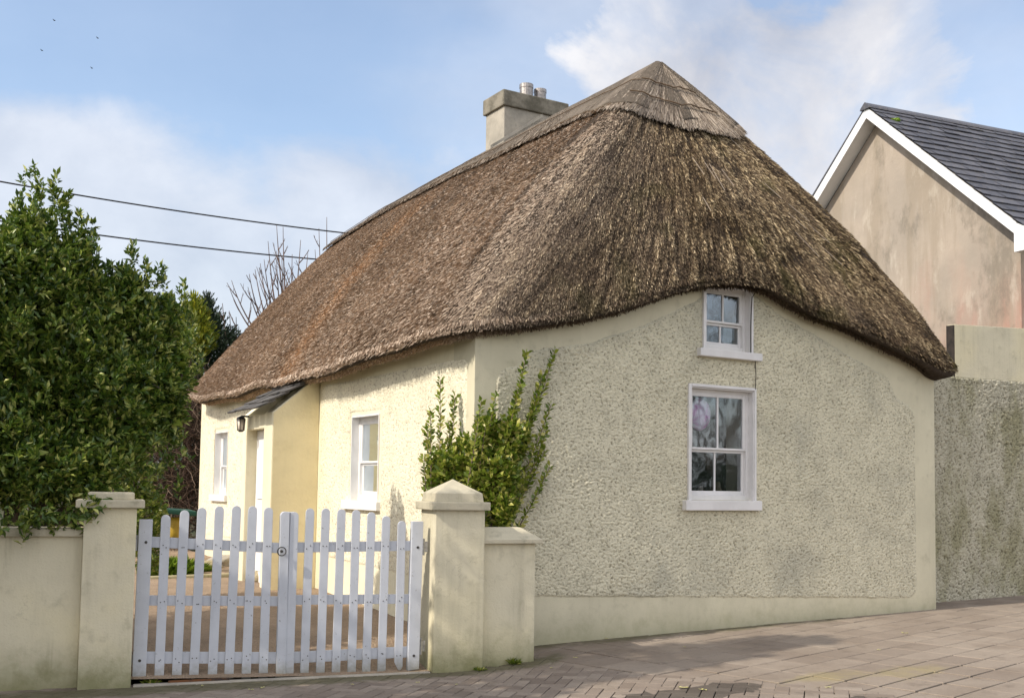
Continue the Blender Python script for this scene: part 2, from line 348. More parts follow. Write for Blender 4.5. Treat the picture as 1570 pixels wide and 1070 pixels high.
def strawmat():
    """straw: each stem its own shade; 'age' (0 weathered mossy hip .. 1 dry sunny slope) and 'rust' (the orange run below the chimney) are colours of the straw itself"""
    b = NB('straw_stems'); r = b.rand(); age = b.attr('age'); ru = b.attr('rust')
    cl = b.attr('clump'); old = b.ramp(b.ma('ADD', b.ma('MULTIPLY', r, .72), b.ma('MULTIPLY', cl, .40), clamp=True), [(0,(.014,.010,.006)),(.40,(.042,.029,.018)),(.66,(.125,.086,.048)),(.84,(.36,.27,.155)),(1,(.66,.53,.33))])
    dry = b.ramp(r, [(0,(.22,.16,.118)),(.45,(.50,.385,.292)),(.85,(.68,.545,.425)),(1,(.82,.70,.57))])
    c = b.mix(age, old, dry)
    moss = b.rng_(b.noise(1.3,6,.65,off=(2,7,4)),.54,.66); c = b.mix(b.ma('MULTIPLY', b.ma('MULTIPLY', moss, b.ma('SUBTRACT',1.,age)), .4), c, (.085,.085,.022))
    blot = b.rng_(b.noise(.75,5,.6,off=(4,4,4)),.40,.62,0,.28); c = b.mix(blot, c, (.21,.145,.095))
    rr = b.mix(.5, (.66,.46,.31), b.ramp(r,[(0,(.35,.20,.11)),(1,(.82,.58,.36))])); c = b.mix(ru, c, rr)
    return b.done(c, .85, .15)
M['straw'] = strawmat()
M['capstraw'] = (lambda b: b.done(b.mix(b.rng_(b.noise(1.2,5,.6),.4,.65,0,.45), b.ramp(b.rand(), [(0,(.085,.062,.048)),(.4,(.29,.235,.185)),(.8,(.46,.385,.31)),(1,(.66,.57,.46))]), (.20,.165,.135)), .8, .2))(NB('ridge_straw'))
M['rod'] = simple('hazel_rod', (.13,.085,.05), .8); M['straw_under'] = simple('eave_straw', (.30,.20,.11), .9, .1, .5, 30)

# ------------------------------------------------------------------ ground
def gz_pave(x, y):
    x = np.asarray(x, float); y = np.asarray(y, float)
    return np.interp(x, [-30,-.4,.7,6.4,14,30],[-.05,0.,.07,.148,.24,.4]) + 0*y
def gz_yard(x, y):
    return np.interp(np.asarray(y,float), [-.6,0,1.0,3.3,9,20,60],[0.,.06,.17,.27,.40,.6,.8])
def dirty(name, a, c2, sc, bumpd=.02, sp=120, speck=None):
    b = NB(name); n1 = b.noise(sc,7,.65); f = b.noise(sp,5,.75); v = b.voronoi(sp*.8)
    c = b.mix(b.rng_(n1,.35,.68), a, c2); c = b.mix(b.rng_(f,.4,.7,0,.6), c, tuple(x*.45 for x in a))
    if speck: c = b.mix(b.rng_(v,.0,.28,.8,0), c, speck)
    b.bump(b.ma('ADD', f, b.ma('MULTIPLY',v,-1)), .8, bumpd); return b.done(c, .95, .1)
M['soil'] = dirty('garden_soil', (.10,.085,.055), (.07,.085,.035), 1.2)
M['gravel'] = dirty('drive_gravel', (.42,.315,.225), (.30,.225,.16), 1.5, .02, 55, (.50,.38,.27))
M['joint'] = dirty('paving_joint', (.045,.040,.032), (.03,.035,.018), 3, .01, 90)
V = []; xs = np.linspace(-600,600,61); ys = np.linspace(-600,600,61)
gx, gy = np.meshgrid(np.sign(xs)*np.abs(xs/600)**2*600, np.sign(ys)*np.abs(ys/600)**2*600)
gzv = np.where(gy>-.3, np.interp(gy,[-.3,0,60],[-.12,-.06,.4]), -.12)
n = 61; F = np.array([(j*n+i, j*n+i+1, (j+1)*n+i+1, (j+1)*n+i) for j in range(n-1) for i in range(n-1)])
structure(np_mesh('ground', np.stack([gx.ravel(),gy.ravel(),gzv.ravel()],1), F, M['soil']))
def sheet(name, x0,x1,y0,y1, nx, ny, zf, mat, off=0., rough=0.):
    X, Y = np.meshgrid(np.linspace(x0,x1,nx), np.linspace(y0,y1,ny)); X = X.ravel(); Y = Y.ravel(); Z = zf(X,Y)+off
    if rough: Z = Z + rough*fbm(np.stack([X*1.7,Y*1.7,Z*0],1),3)
    F = np.array([(j*nx+i, j*nx+i+1, (j+1)*nx+i+1, (j+1)*nx+i) for j in range(ny-1) for i in range(nx-1)])
    return np_mesh(name, np.stack([X,Y,Z],1), F, mat, smooth=True)
LP0 = onZ(118,1056,0); LR0 = onZ(665,1031,0); LD_ = (LR0-LP0)/np.linalg.norm(LR0-LP0)
def line_y(x): return LP0[1]+(x-LP0[0])*LD_[1]/LD_[0]          # front face of the boundary
Xg, Tg = np.meshgrid(np.linspace(-3.30,.0,120), np.linspace(0,1,300)); Yg = (line_y(Xg)+.07)*(1-Tg)+14*Tg; Xg, Yg = Xg.ravel(), Yg.ravel()
Zg = gz_yard(Xg,np.where(Yg<.4,np.clip(Yg*1.3-.12,-.6,.4),Yg))+.02*fbm(np.stack([Xg*1.7,Yg*1.7,Xg*0],1),3)*np.clip((Yg-line_y(Xg))*2,0,1)
structure(np_mesh('driveway', np.stack([Xg,Yg,Zg],1), np.array([(j*120+i,j*120+i+1,(j+1)*120+i+1,(j+1)*120+i) for j in range(299) for i in range(119)]), M['gravel'], smooth=True))
# lawn bank / bed behind the drive on the left
structure(sheet('garden_bed', -14,-3.25,.35,14.,40,40, gz_yard, M['soil'], .03,.06))
# pavement: joint sheet + one mesh of blocks
Xg, Tg = np.meshgrid(np.linspace(-14,20,150), np.linspace(0,1,24)); top_ = np.where(Xg<.25, line_y(Xg)+.14, .75); Yg = -9*(1-Tg)+top_*Tg; Xg, Yg = Xg.ravel(), Yg.ravel()
structure(np_mesh('pavement_base', np.stack([Xg,Yg,gz_pave(Xg,Yg)-.018],1), np.array([(j*150+i,j*150+i+1,(j+1)*150+i+1,(j+1)*150+i) for j in range(23) for i in range(149)]), M['joint'], smooth=True))
def blockmat():
    b = NB('paving_blocks'); r = b.rand(); xyz = b.xyz()
    br = b.attr('kind')
    slab = b.ramp(r, [(0,(.225,.183,.148)),(.5,(.265,.219,.177)),(1,(.295,.246,.20))]); brick = b.ramp(r, [(0,(.175,.140,.114)),(.5,(.235,.193,.159)),(1,(.29,.243,.20))])
    c = b.mix(br, slab, brick)
    c = b.mix(b.rng_(b.noise(1.1,6,.65),.42,.7,0,.6), c, (.185,.145,.112)); c = b.mix(b.rng_(b.noise(4.5,6,.7,off=(6,1,1)),.52,.70,0,.55), c, (.14,.112,.088)); c = b.mix(b.rng_(b.noise(70,4,.7),.5,.75,0,.5), c, (.13,.11,.09))
    sp = b.rng_(b.voronoi(16),.0,.10,1,0); c = b.mix(b.ma('MULTIPLY',sp,b.rng_(b.noise(2,3,.5,off=(1,1,1)),.5,.6)), c, (.10,.085,.07))
    wet = b.attr('wet'); wn = b.ma('ADD', wet, b.ma('MULTIPLY', b.ma('SUBTRACT', b.noise(3.5,5,.6,off=(3,3,3)), .5), 1.1)); wm = b.rng_(wn,.46,.54)
    c = b.mix(b.ma('MULTIPLY', wm, .72), c, (.045,.038,.032))
    yel = b.attr('ochre'); c = b.mix(b.ma('MULTIPLY', b.rng_(b.ma('ADD', yel, b.ma('MULTIPLY',b.ma('SUBTRACT',b.noise(5,5,.6),.5),.9)),.4,.75),.5), c, (.30,.25,.12))
    al = b.attr('algae'); c = b.mix(b.ma('MULTIPLY', b.rng_(b.ma('ADD', al, b.ma('MULTIPLY',b.ma('SUBTRACT',b.noise(9,6,.7),.5),1.)),.35,.8),.75), c, (.095,.090,.045))
    b.bump(b.ma('ADD', b.noise(60,5,.7), b.noise(9,4,.6)), .45, .008)
    return b.done(c, b.ma('SUBTRACT', .85, b.ma('MULTIPLY', wm, .25)), .25)
M['block'] = blockmat()
def inside_brick(x, y):          # block paving lies left of this line, slabs right of it
    return x < np.interp(y, [-9,-2.9,-2.2,-1.5,-.3,.6],[3.5,1.6,.98,.5,.42,.35])
quads = []; kinds = []
def add_block(cx, cy, ux, uy, L_, W_, k, gap):
    L2, W2 = L_/2-gap, W_/2-gap
    quads.append([(cx+a*L2*ux-b_*W2*uy, cy+a*L2*uy+b_*W2*ux) for a, b_ in ((-1,-1),(1,-1),(1,1),(-1,1))]); kinds.append(k)
bw = .105; th = R(-2)                                     # herringbone of 21 x 10.5 cm blocks laid on the diagonal
c45, s45 = math.cos(R(45)+th), math.sin(R(45)+th)
for i in range(-70,70):
    for j in range(-70,70):
        k = (i-j) % 4
        if k == 0: ctr = (i+1., j+.5); ax = (1,0)
        elif k == 3: ctr = (i+.5, j+1.); ax = (0,1)
        else: continue
        gx_, gy_ = ctr[0]*bw, ctr[1]*bw
        x = gx_*c45-gy_*s45 - 1.5; y = gx_*s45+gy_*c45 - 1.4
        if not (-6.5 < x < 4 and -4.5 < y < .45): continue
        if not inside_brick(x, y): continue
        if x < .12 and y > line_y(x)+.12: continue
        dx, dy = ax[0]*c45-ax[1]*s45, ax[0]*s45+ax[1]*c45
        add_block(x, y, dx, dy, 2*bw, bw, 1., .0035)
zx, zy = [float(v) for v in onZ(1400,1036,.12)[:2]]
sa = R(12); ca, sa_ = math.cos(sa), math.sin(sa)
for r_ in range(-40,40):
    for q in range(-40,40):
        wv = .29; lv = .46
        gx_, gy_ = (q+.5*(r_%2)*.0)*lv, r_*wv
        x = gx_*ca-gy_*sa_+4; y = gx_*sa_+gy_*ca-3
        if not (-1 < x < 15 and -6 < y < .75): continue
        if inside_brick(x+.42, y): continue
        add_block(x, y, ca, sa_, lv, wv, 0., .0042+.002*random.random()+.010*max(0.,1-math.hypot((x-zx)/1.9,(y-zy)/.75)))
# each block is a thin chamfered slab
BV = []; BF = []; BK = []
for q, k in zip(quads, kinds):
    b0 = len(BV); c = np.mean(q,0); tilt = rng.normal(0,.0009,2); dz = rng.normal(0,.0008)-(.005 if (k==0 and inside_brick(c[0]-.30,c[1])) else 0)
    def zz(p): return float(gz_pave(p[0],p[1]))+dz+tilt[0]*(p[0]-c[0])*6+tilt[1]*(p[1]-c[1])*6
    for p in q: BV.append((p[0],p[1],zz(p)-.03))
    for p in q: BV.append((p[0],p[1],zz(p)-.004))
    for p in q:
        d = np.array(p)-c; p2 = c+d*(1-.005/max(.02,np.linalg.norm(d))); BV.append((p2[0],p2[1],zz(p2)))
    for a in range(4):
        e = (a+1)%4; BF.append((b0+a,b0+e,b0+4+e,b0+4+a)); BF.append((b0+4+a,b0+4+e,b0+8+e,b0+8+a))
    BF.append((b0+8,b0+9,b0+10,b0+11)); BK += [k]*12
BV = np.array(BV); 
def splat(cs):
    r = np.zeros(len(BV))
    for (x,y,rx,ry,a) in cs:
        ca_, sa2 = math.cos(a), math.sin(a); dx = BV[:,0]-x; dy = BV[:,1]-y
        r = np.maximum(r, 1-np.sqrt(((dx*ca_+dy*sa2)/rx)**2+((-dx*sa2+dy*ca_)/ry)**2))
    return np.clip(r,0,1)
structure(np_mesh('pavement', BV, BF, M['block'], attr=dict(kind=BK,
    wet=splat([(*onZ(1085,1052,.1)[:2],.80,.24,.0),(*onZ(960,1059,.08)[:2],.45,.09,.0),(*onZ(1290,1072,.1)[:2],.55,.14,0),(*onZ(1560,1072,.1)[:2],.3,.1,0)])*2.3,
    ochre=splat([(*onZ(1270,1035,.1)[:2],1.0,.4,.2),(*onZ(1390,1028,.1)[:2],1.2,.4,.2)]),
    algae=np.clip(1.15-np.abs(BV[:,1]-np.interp(BV[:,0],[-4,-.2,.45,.5,7],[-.1,-.65,-.7,-.0,.0]))/.30,0,1)*np.clip((6.8-BV[:,0])/3,0,1))))

# ------------------------------------------------------------------ cottage
cot = empty('cottage', (3.2,4.5,.1), 'low cream roughcast cottage with a steep thatched roof, half-hipped over its gable', 'cottage')
GW = 6.44                                                   # gable width
# gable eave line: lower lip of the thatch, measured along the wall
lip_px = [(727,512),(775,508),(820,502),(900,490),(960,476),(1000,462),(1040,448),(1075,440),(1110,436.5),(1150,438),(1180,446),(1215,467),(1250,486),(1300,503),(1350,527),(1400,551),(1440,572)]
GY = -.20
lip = np.array([onY(x,y,GY) for x,y in lip_px])
def lipz(X): return np.interp(X, lip[:,0], lip[:,2])
def cells_wall(mb, axis, fixed, thick, u0, u1, z0f, z1f, holes, du=.25):
    """vertical wall sheet with real openings: front skin, back skin, reveals and ends. axis 'x': runs along X at Y=fixed, thickness to +Y."""
    us = sorted(set([u0,u1]+[h for q in holes for h in q[:2]]+list(np.arange(u0+du,u1-.01,du))))
    def P(u, z, d): return (u, fixed+d, z) if axis == 'x' else (fixed+d, u, z)
    for a, b in zip(us[:-1], us[1:]):
        zs0 = [[z0f(a), z0f(b)]]; hs = sorted([q for q in holes if q[0] <= a+1e-6 and q[1] >= b-1e-6], key=lambda q:q[2])
        segs = []; lo = (z0f(a), z0f(b))
        for q in hs: segs.append((lo,(q[2],q[2]))); lo = (q[3],q[3])
        segs.append((lo,(z1f(a),z1f(b))))
        for (l, h) in segs:
            if h[0]-l[0] < .001 and h[1]-l[1] < .001: continue
            for d in (0,thick): mb.add([P(a,l[0],d),P(b,l[1],d),P(b,h[1],d),P(a,h[0],d)], [(0,1,2,3)])
    for (a,b,c,d_) in holes:
        mb.add([P(a,c,0),P(b,c,0),P(b,c,thick),P(a,c,thick)],[(0,1,2,3)]); mb.add([P(a,d_,0),P(b,d_,0),P(b,d_,thick),P(a,d_,thick)],[(0,1,2,3)])
        mb.add([P(a,c,0),P(a,d_,0),P(a,d_,thick),P(a,c,thick)],[(0,1,2,3)]); mb.add([P(b,c,0),P(b,d_,0),P(b,d_,thick),P(b,c,thick)],[(0,1,2,3)])
    for u in (u0,u1): mb.add([P(u,z0f(u),0),P(u,z1f(u),0),P(u,z1f(u),thick),P(u,z0f(u),thick)],[(0,1,2,3)])
# windows on the gable (u0,u1,z0,z1)
GWIN = (2.565,3.445,1.44,2.62); UWIN = (2.76,3.40,3.03,3.73)
FWIN1 = (2.10,2.86,1.37,2.32); FWIN2 = (7.70,8.36,1.36,2.33)
mb = MB(); cells_wall(mb, 'x', 0., .42, 0., GW, lambda u:-.15, lambda u: float(lipz(u))+.12, [GWIN,UWIN], .2)
mb.build('gable_wall', M['cream'], cot)
mb = MB(); cells_wall(mb, 'y', 0.004, .42, .424, 9.27, lambda u:-.15, lambda u: 3.08, [FWIN1,FWIN2], .5)
mb.add([(0.004,0.001,-.15),(0.004,.424,-.15),(0.004,.424,3.05),(0.004,0.001,3.05)],[(0,1,2,3)])
mb.build('front_wall', M['facade_smooth'], cot)
mb = MB(); mb.hexa([(.05,9.27,-.1),(GW-.5,11.2,-.1),(GW-.5,10.8,-.1),(.05,8.85,-.1)],[(.05,9.27,3.0),(GW-.5,11.2,3.0),(GW-.5,10.8,3.0),(.05,8.85,3.0)]); mb.build('end_wall', M['facade_smooth'], cot)
mb = MB(); mb.box((GW-.42,.43,-.1),(GW-.004,10.9,3.0)); mb.build('rear_wall', M['cream'], cot)

# roughcast panels: real relief
def relief_panel(name, axis, fixed, sign, u0,u1,z0f,z1f, holes, corner, step, mat, seed, amp=.014, base=.010, freq=30):
    us = np.arange(u0,u1+step/2,step); zmin = min(z0f(u) for u in us); zmax = max(z1f(u) for u in us); zs = np.arange(zmin,zmax+step/2,step)
    U, Z = np.meshgrid(us, zs); nu, nz = len(us), len(zs)
    lo = np.array([z0f(u) for u in us])[None,:]; hi = np.array([z1f(u) for u in us])[None,:]
    wob = .016*fbm(np.stack([U.ravel()*5, Z.ravel()*5, np.full(U.size,seed)],1),3).reshape(U.shape)
    e = np.minimum(np.minimum(U-u0, u1-U), np.minimum(Z-lo, hi-Z))
    # rounded corners
    cx_ = np.minimum(U-u0,u1-U); cz_t = hi-Z; cz_b = Z-lo
    for cz in (cz_t, cz_b):
        m = (cx_<corner)&(cz<corner); e = np.where(m, corner-np.sqrt((corner-cx_)**2+(corner-cz)**2), e)
    e = e+wob
    for (a,b,c,d) in holes:
        dx = np.maximum(np.maximum(a-U,U-b),np.maximum(c-Z,Z-d)); e = np.minimum(e, dx)
    P3 = np.stack([U.ravel()*freq*.80+Z.ravel()*freq*.35, Z.ravel()*freq*1.2, np.full(U.size,seed*3.)],1)
    nn = fbm(P3,3).reshape(U.shape); rid = 1-np.abs(pnoise(P3*.8+9)).reshape(U.shape)*2.2
    bil = np.abs(pnoise(P3*.9+3)).reshape(U.shape)*1.5+.5*np.abs(pnoise(P3*1.9+5)).reshape(U.shape)*1.5
    n4 = fbm(P3*1.35+21,4).reshape(U.shape); h = np.clip(.22+.40*bil+.62*n4,0,1)
    slow = fbm(np.stack([U.ravel()*1.1,Z.ravel()*1.1,np.full(U.size,seed+5.)],1),2).reshape(U.shape)
    amp = amp*(1+.55*np.clip(slow,-1,1)); t = np.clip(e/.015,0,1); D = (base+amp*(h-.35)+.010*slow)*t
    if axis == 'x': V = np.stack([U.ravel(), fixed+sign*D.ravel(), Z.ravel()],1)
    else: V = np.stack([fixed+sign*D.ravel(), U.ravel(), Z.ravel()],1)
    idx = np.arange(nu*nz).reshape(nz,nu); q = np.stack([idx[:-1,:-1],idx[:-1,1:],idx[1:,1:],idx[1:,:-1]],-1).reshape(-1,4)
    keep = (e.ravel()[q] > 0.0005).any(1); ins = np.zeros(len(q),bool)
    ctrU = U.ravel()[q].mean(1); ctrZ = Z.ravel()[q].mean(1)
    for (a,b,c,d) in holes: ins |= (ctrU>a)&(ctrU<b)&(ctrZ>c)&(ctrZ<d)
    q = q[keep&~ins]; used = np.unique(q); rem = -np.ones(nu*nz,int); rem[used] = np.arange(len(used))
    return np_mesh(name, V[used], rem[q], mat, cot, smooth=True, attr=dict(h=h.ravel()[used]))
def pad(w, p=.035, pb=.0): return (w[0]-p, w[1]+p, w[2]-pb, w[3]+p)
panel_top = lambda u: float(np.interp(u,[0,.33,.55,.60,.95,1.3,2.0,2.6,2.9,3.5,3.8,4.3,5.0,5.6,5.75,6.2],[2.60,2.66,2.70,2.84,2.90,2.97,3.22,3.50,3.66,3.66,3.50,3.34,3.10,2.90,2.66,2.52]))
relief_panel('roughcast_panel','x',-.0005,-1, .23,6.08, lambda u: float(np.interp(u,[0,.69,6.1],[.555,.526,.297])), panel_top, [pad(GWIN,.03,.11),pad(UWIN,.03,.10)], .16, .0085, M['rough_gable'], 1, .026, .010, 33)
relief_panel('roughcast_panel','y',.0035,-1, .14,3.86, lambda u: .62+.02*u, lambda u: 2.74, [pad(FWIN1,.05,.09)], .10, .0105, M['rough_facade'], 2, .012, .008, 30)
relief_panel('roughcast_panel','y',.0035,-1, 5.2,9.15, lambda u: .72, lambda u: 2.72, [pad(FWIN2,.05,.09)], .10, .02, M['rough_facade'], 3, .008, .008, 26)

# windows
def window(axis, fixed, w, deep, frame_w, cross, sill, mat, lean=0., surround=True, inner=None):
    """sash window: frame > (meeting rail, glazing bar), pane, sill. axis 'x' = in the gable (faces -Y), 'y' = in the front (faces -X)."""
    a,b,c,d = w
    def P(u,z,dd): return (u, fixed+dd, z) if axis == 'x' else (fixed+dd, u, z)
    def bx(m, u0,u1,z0,z1,d0,d1):
        m.hexa([P(u0,z0,d0),P(u1,z0,d0),P(u1,z0,d1),P(u0,z0,d1)],[P(u0,z1,d0),P(u1,z1,d0),P(u1,z1,d1),P(u0,z1,d1)])
    W_ = MB(); t = frame_w; mid = (c+d)/2-.02*(d-c)
    bx(W_,a,a+t,c,d,deep,deep+.07); bx(W_,b-t,b,c,d,deep,deep+.07); bx(W_,a+t,b-t,c,c+t*1.25,deep+.002,deep+.068); bx(W_,a+t,b-t,d-t,d,deep+.002,deep+.068)
    fr = W_.build('window', mat, cot, bevel=.004)
    s1 = MB(); s = .042                                        # upper sash forward of the lower one
    A,B = a+t, b-t
    bx(s1,A,A+s,mid-.01,d-t,deep+.006,deep+.035); bx(s1,B-s,B,mid-.01,d-t,deep+.006,deep+.035); bx(s1,A+s,B-s,d-t-s,d-t,deep+.008,deep+.033); bx(s1,A,B,mid-.035,mid-.012,deep+.004,deep+.038)
    s1.build('sash', mat, fr, bevel=.003)
    s2 = MB(); bx(s2,A,A+s*.8,c+t*1.25,mid-.037,deep+.036,deep+.062); bx(s2,B-s*.8,B,c+t*1.25,mid-.037,deep+.036,deep+.062); bx(s2,A+s*.8,B-s*.8,c+t*1.25,c+t*1.25+s,deep+.038,deep+.060); bx(s2,A+.001,B-.001,mid-.062,mid-.037,deep+.030,deep+.064)
    s2.build('sash', mat, fr, bevel=.003)
    if cross:
        g = MB(); m_ = (A+B)/2; bx(g,m_-.010,m_+.010,mid-.012,d-t-s,deep+.010,deep+.030); bx(g,m_-.022,m_-.004,c+t*1.25+s,mid-.062,deep+.040,deep+.058); g.build('glazing_bar', mat, fr)
    p = MB(); p.add([P(A+.01,mid-.02,deep+.022),P(B-.01,mid-.02,deep+.022),P(B-.01,d-t-.01,deep+.022),P(A+.01,d-t-.01,deep+.022)],[(0,1,2,3)]); p.build('pane', M['glass'], fr)
    p = MB(); p.add([P(A+.01,c+t,deep+.050),P(B-.01,c+t,deep+.050),P(B-.01,mid-.04,deep+.050),P(A+.01,mid-.04,deep+.050)],[(0,1,2,3)]); p.build('pane', M['glass'], fr)
    rv = MB(); q = .016                                         # painted reveal lining
    bx(rv,a-.0,a+.012,c,d,-q,deep-.001); bx(rv,b-.012,b,c,d,-q,deep-.001); bx(rv,a+.013,b-.013,d-.012,d,-q,deep-.001)
    rv.build('reveal', mat, fr)
    if surround:
        sv = MB(); bx(sv,a-.040,a-.001,c-.005,d+.03,-.034,-.001); bx(sv,b+.001,b+.030,c-.005,d+.03,-.030,-.001); bx(sv,a,b,d+.001,d+.032,-.036,-.001); sv.build('surround', mat, fr, bevel=.004)
    sl_ = MB(); x0,x1,sz0,sz1,pr = sill; bx(sl_,x0,x1,sz0,sz1,-pr,deep+.05); sl_.build('sill', mat, fr, bevel=.008)
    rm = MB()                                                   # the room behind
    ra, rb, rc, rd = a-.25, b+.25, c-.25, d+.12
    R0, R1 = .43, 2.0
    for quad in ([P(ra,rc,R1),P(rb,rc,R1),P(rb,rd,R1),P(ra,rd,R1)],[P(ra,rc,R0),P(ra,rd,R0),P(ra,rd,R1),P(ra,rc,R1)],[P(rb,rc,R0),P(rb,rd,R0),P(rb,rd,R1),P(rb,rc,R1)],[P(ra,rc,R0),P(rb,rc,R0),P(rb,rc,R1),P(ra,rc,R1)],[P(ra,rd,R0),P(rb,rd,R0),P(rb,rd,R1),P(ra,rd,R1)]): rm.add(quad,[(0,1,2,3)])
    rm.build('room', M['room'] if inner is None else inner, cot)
    return fr, P, (A,B,mid,deep)
def curtain(P, u0,u1,z0,z1,d,mat,parent,folds=5):
    us = np.linspace(u0,u1,40); V = []; 
    for z in np.linspace(z0,z1,6):
        for u in us: V.append(P(u,z,d+.022*math.sin((u-u0)/(u1-u0)*folds*2*math.pi)*(1-.3*(z-z0))))
    F = [(j*40+i,j*40+i+1,(j+1)*40+i+1,(j+1)*40+i) for j in range(5) for i in range(39)]
    return np_mesh('curtain', np.array(V), F, mat, parent, smooth=True)
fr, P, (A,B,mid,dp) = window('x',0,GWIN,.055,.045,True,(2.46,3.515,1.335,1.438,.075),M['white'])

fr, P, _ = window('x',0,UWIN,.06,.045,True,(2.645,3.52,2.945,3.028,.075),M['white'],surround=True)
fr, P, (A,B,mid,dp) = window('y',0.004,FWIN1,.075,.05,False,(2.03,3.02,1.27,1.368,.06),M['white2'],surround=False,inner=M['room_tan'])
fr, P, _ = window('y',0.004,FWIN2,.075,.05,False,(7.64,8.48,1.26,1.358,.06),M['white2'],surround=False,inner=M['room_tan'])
# the pink round thing hanging inside the gable window
bm = bmesh.new(); bmesh.ops.create_icosphere(bm, subdivisions=3, radius=.15)
for v in bm.verts: v.co = Vector((v.co.x*.95, v.co.y*.5, v.co.z*1.2))+Vector((2.90,.24,2.36)); 
me = bpy.data.meshes.new('hanging_lampshade'); bm.to_mesh(me); bm.free(); me.materials.append(M['pink']); me.polygons.foreach_set('use_smooth',[True]*len(me.polygons))
o = link(bpy.data.objects.new('hanging_shade', me)); tag(o, 'round mottled pink ball showing behind the upper left pane of the gable window', 'ornament')
o = MB(); o.tube([(2.9,.24,2.52),(2.9,.24,2.72)],.003,5); oo = o.build('cord', M['wire'], bpy.data.objects['hanging_shade'])
# utensils / small pot on the inner sill, pale verticals behind the lower panes
for k,(x,h,c_) in enumerate(((2.78,.24,'pink'),(2.97,.15,'curtain'),(3.22,.2,'room_tan'))):
    vz = MB(); vz.tube([(x,.30,1.44),(x,.30,1.44+h*.4),(x,.30,1.44+h*.7),(x,.30,1.44+h)],[.035,.05,.03,.022],12)
    tag(vz.build('vase', M[c_], None, smooth=True), ['slim pink vase behind the lower left pane of the gable window','pale bottle beside the glazing bar inside the gable window','tan jar behind the lower right pane of the gable window'][k], 'vase')

# ---- thatched roof: loft from the eave line up to the ridge
RZ = 6.60; RX = 3.2
st = []                                                        # stations: eave lip E, top T, bulge, age
eav_px = [(285,613),(312,617),(353,611),(401,597),(435,592),(474,582),(499,575),(547,561),(584,546),(640,529),(696,516),(722,511)]
eF = np.array([onX(x,y,-.27) for x,y in eav_px]); ys_ = eF[:,1]; zs_ = eF[:,2]
o_ = np.argsort(ys_); ys_, zs_ = ys_[o_], zs_[o_]
def ridge_pt(ey):                                              # eave y -> ridge point
    f = min(1,max(0,ey/8.9)); y = 1.36+f*(11.75-1.36)
    return np.array([RX, y, np.interp(y,[1.36,1.6,6,9,11.8],[6.62,6.62,6.60,6.54,6.37])])
for y in np.arange(8.95,.25,-.05):
    st.append((np.array([-.27+.015*math.sin(y*2.1), y, float(np.interp(y,ys_,zs_))+.012*math.sin(y*3.7)]), ridge_pt(y), float(np.interp(y,[5.5,8.9],[.17,.06])), 1.))
zc = float(np.interp(.25,ys_,zs_)); z1 = lip[1][2]
for a in np.linspace(0,90,14)[0:]:
    ar = R(a); cx_, cy_ = .28, .25; r1, r2 = .55, .45
    st.append((np.array([cx_-r1*math.cos(ar), cy_-r2*math.sin(ar), zc+(float(lipz(.28))-zc)*a/90]), ridge_pt(0)+np.array([0,0,0]), .17+.0*a, 1-.62*a/90))
for x in np.arange(.33,6.30,.05):
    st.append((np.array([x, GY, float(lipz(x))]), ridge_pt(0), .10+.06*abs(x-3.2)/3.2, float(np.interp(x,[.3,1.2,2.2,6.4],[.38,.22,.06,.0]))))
for a in np.linspace(0,90,12):
    ar = R(a); cx_, cy_ = 6.30, .26
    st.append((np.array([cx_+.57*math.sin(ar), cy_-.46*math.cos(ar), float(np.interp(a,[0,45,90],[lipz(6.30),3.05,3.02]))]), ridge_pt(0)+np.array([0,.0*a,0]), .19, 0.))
for y in np.arange(.30,9.0,.15):
    st.append((np.array([6.87, y, 3.0]), ridge_pt(y), .17, .3))
E_ = np.array([s[0] for s in st]); T_ = np.array([s[1] for s in st]); B_ = np.array([s[2] for s in st]); A_ = np.array([s[3] for s in st])
ZUP = np.array([0,0,1.])
def sm(a, k=5):
    ker = np.ones(k)/k; p = np.pad(a,((k//2,k//2),(0,0)),mode='edge'); return np.stack([np.convolve(p[:,i],ker,'valid') for i in range(a.shape[1])],1)
E_ = sm(E_,3)
sl_ = np.concatenate([[0],np.cumsum(np.linalg.norm(np.diff(E_,axis=0),axis=1))])
OUT = np.zeros_like(E_)
tan = np.gradient(E_,axis=0); OUT[:,0] = tan[:,1]; OUT[:,1] = -tan[:,0]; OUT /= np.linalg.norm(OUT,axis=1)[:,None]
if (OUT[20,0] > 0): OUT = -OUT
def roof_pts(s, v, off=0.):
    """s = distance along the eave, v = 0 lip .. 1 ridge"""
    f = lambda A: np.stack([np.interp(s,sl_,A[:,i]) for i in range(3)],1)
    e, t, o = f(E_), f(T_), f(OUT); b = np.interp(s,sl_,B_)
    e = e+o*.05+np.array([0,0,.075]); w = v[:,None]
    d = t-e; side = np.cross(d, np.cross(o,[0,0,1.])); nrm = np.cross(np.cross(d,np.cross(np.array([0,0,1.]),o)),d)
    h = o*1.0; h = h-d*((h*d).sum(1)/(d*d).sum(1))[:,None]; nrm = h/np.linalg.norm(h,axis=1)[:,None]
    nrm = np.where((nrm[:,2:3]<0),-nrm,nrm)
    low = .045*(1-np.clip(w/.10,0,1))**2                           # the eave rolls under a little
    p = e+d*w+nrm*((b*4*v*(1-v)*(1.15-.3*v))[:,None]+off-low*1.0)
    wav = .020*pnoise(np.stack([s*.9,v*4,np.zeros_like(s)],1))+.006*pnoise(np.stack([s*6,v*9,np.ones_like(s)],1))
    p = p+nrm*wav[:,None]
    return p, nrm, d/np.linalg.norm(d,axis=1)[:,None]
SMAX = sl_[-1]; ns = int(SMAX/.05); nv = 90
sg = np.linspace(0,SMAX,ns); vg = np.linspace(0,1,nv)
SS, VV = np.meshgrid(sg, vg); Pm, _, _ = roof_pts(SS.ravel(), VV.ravel())
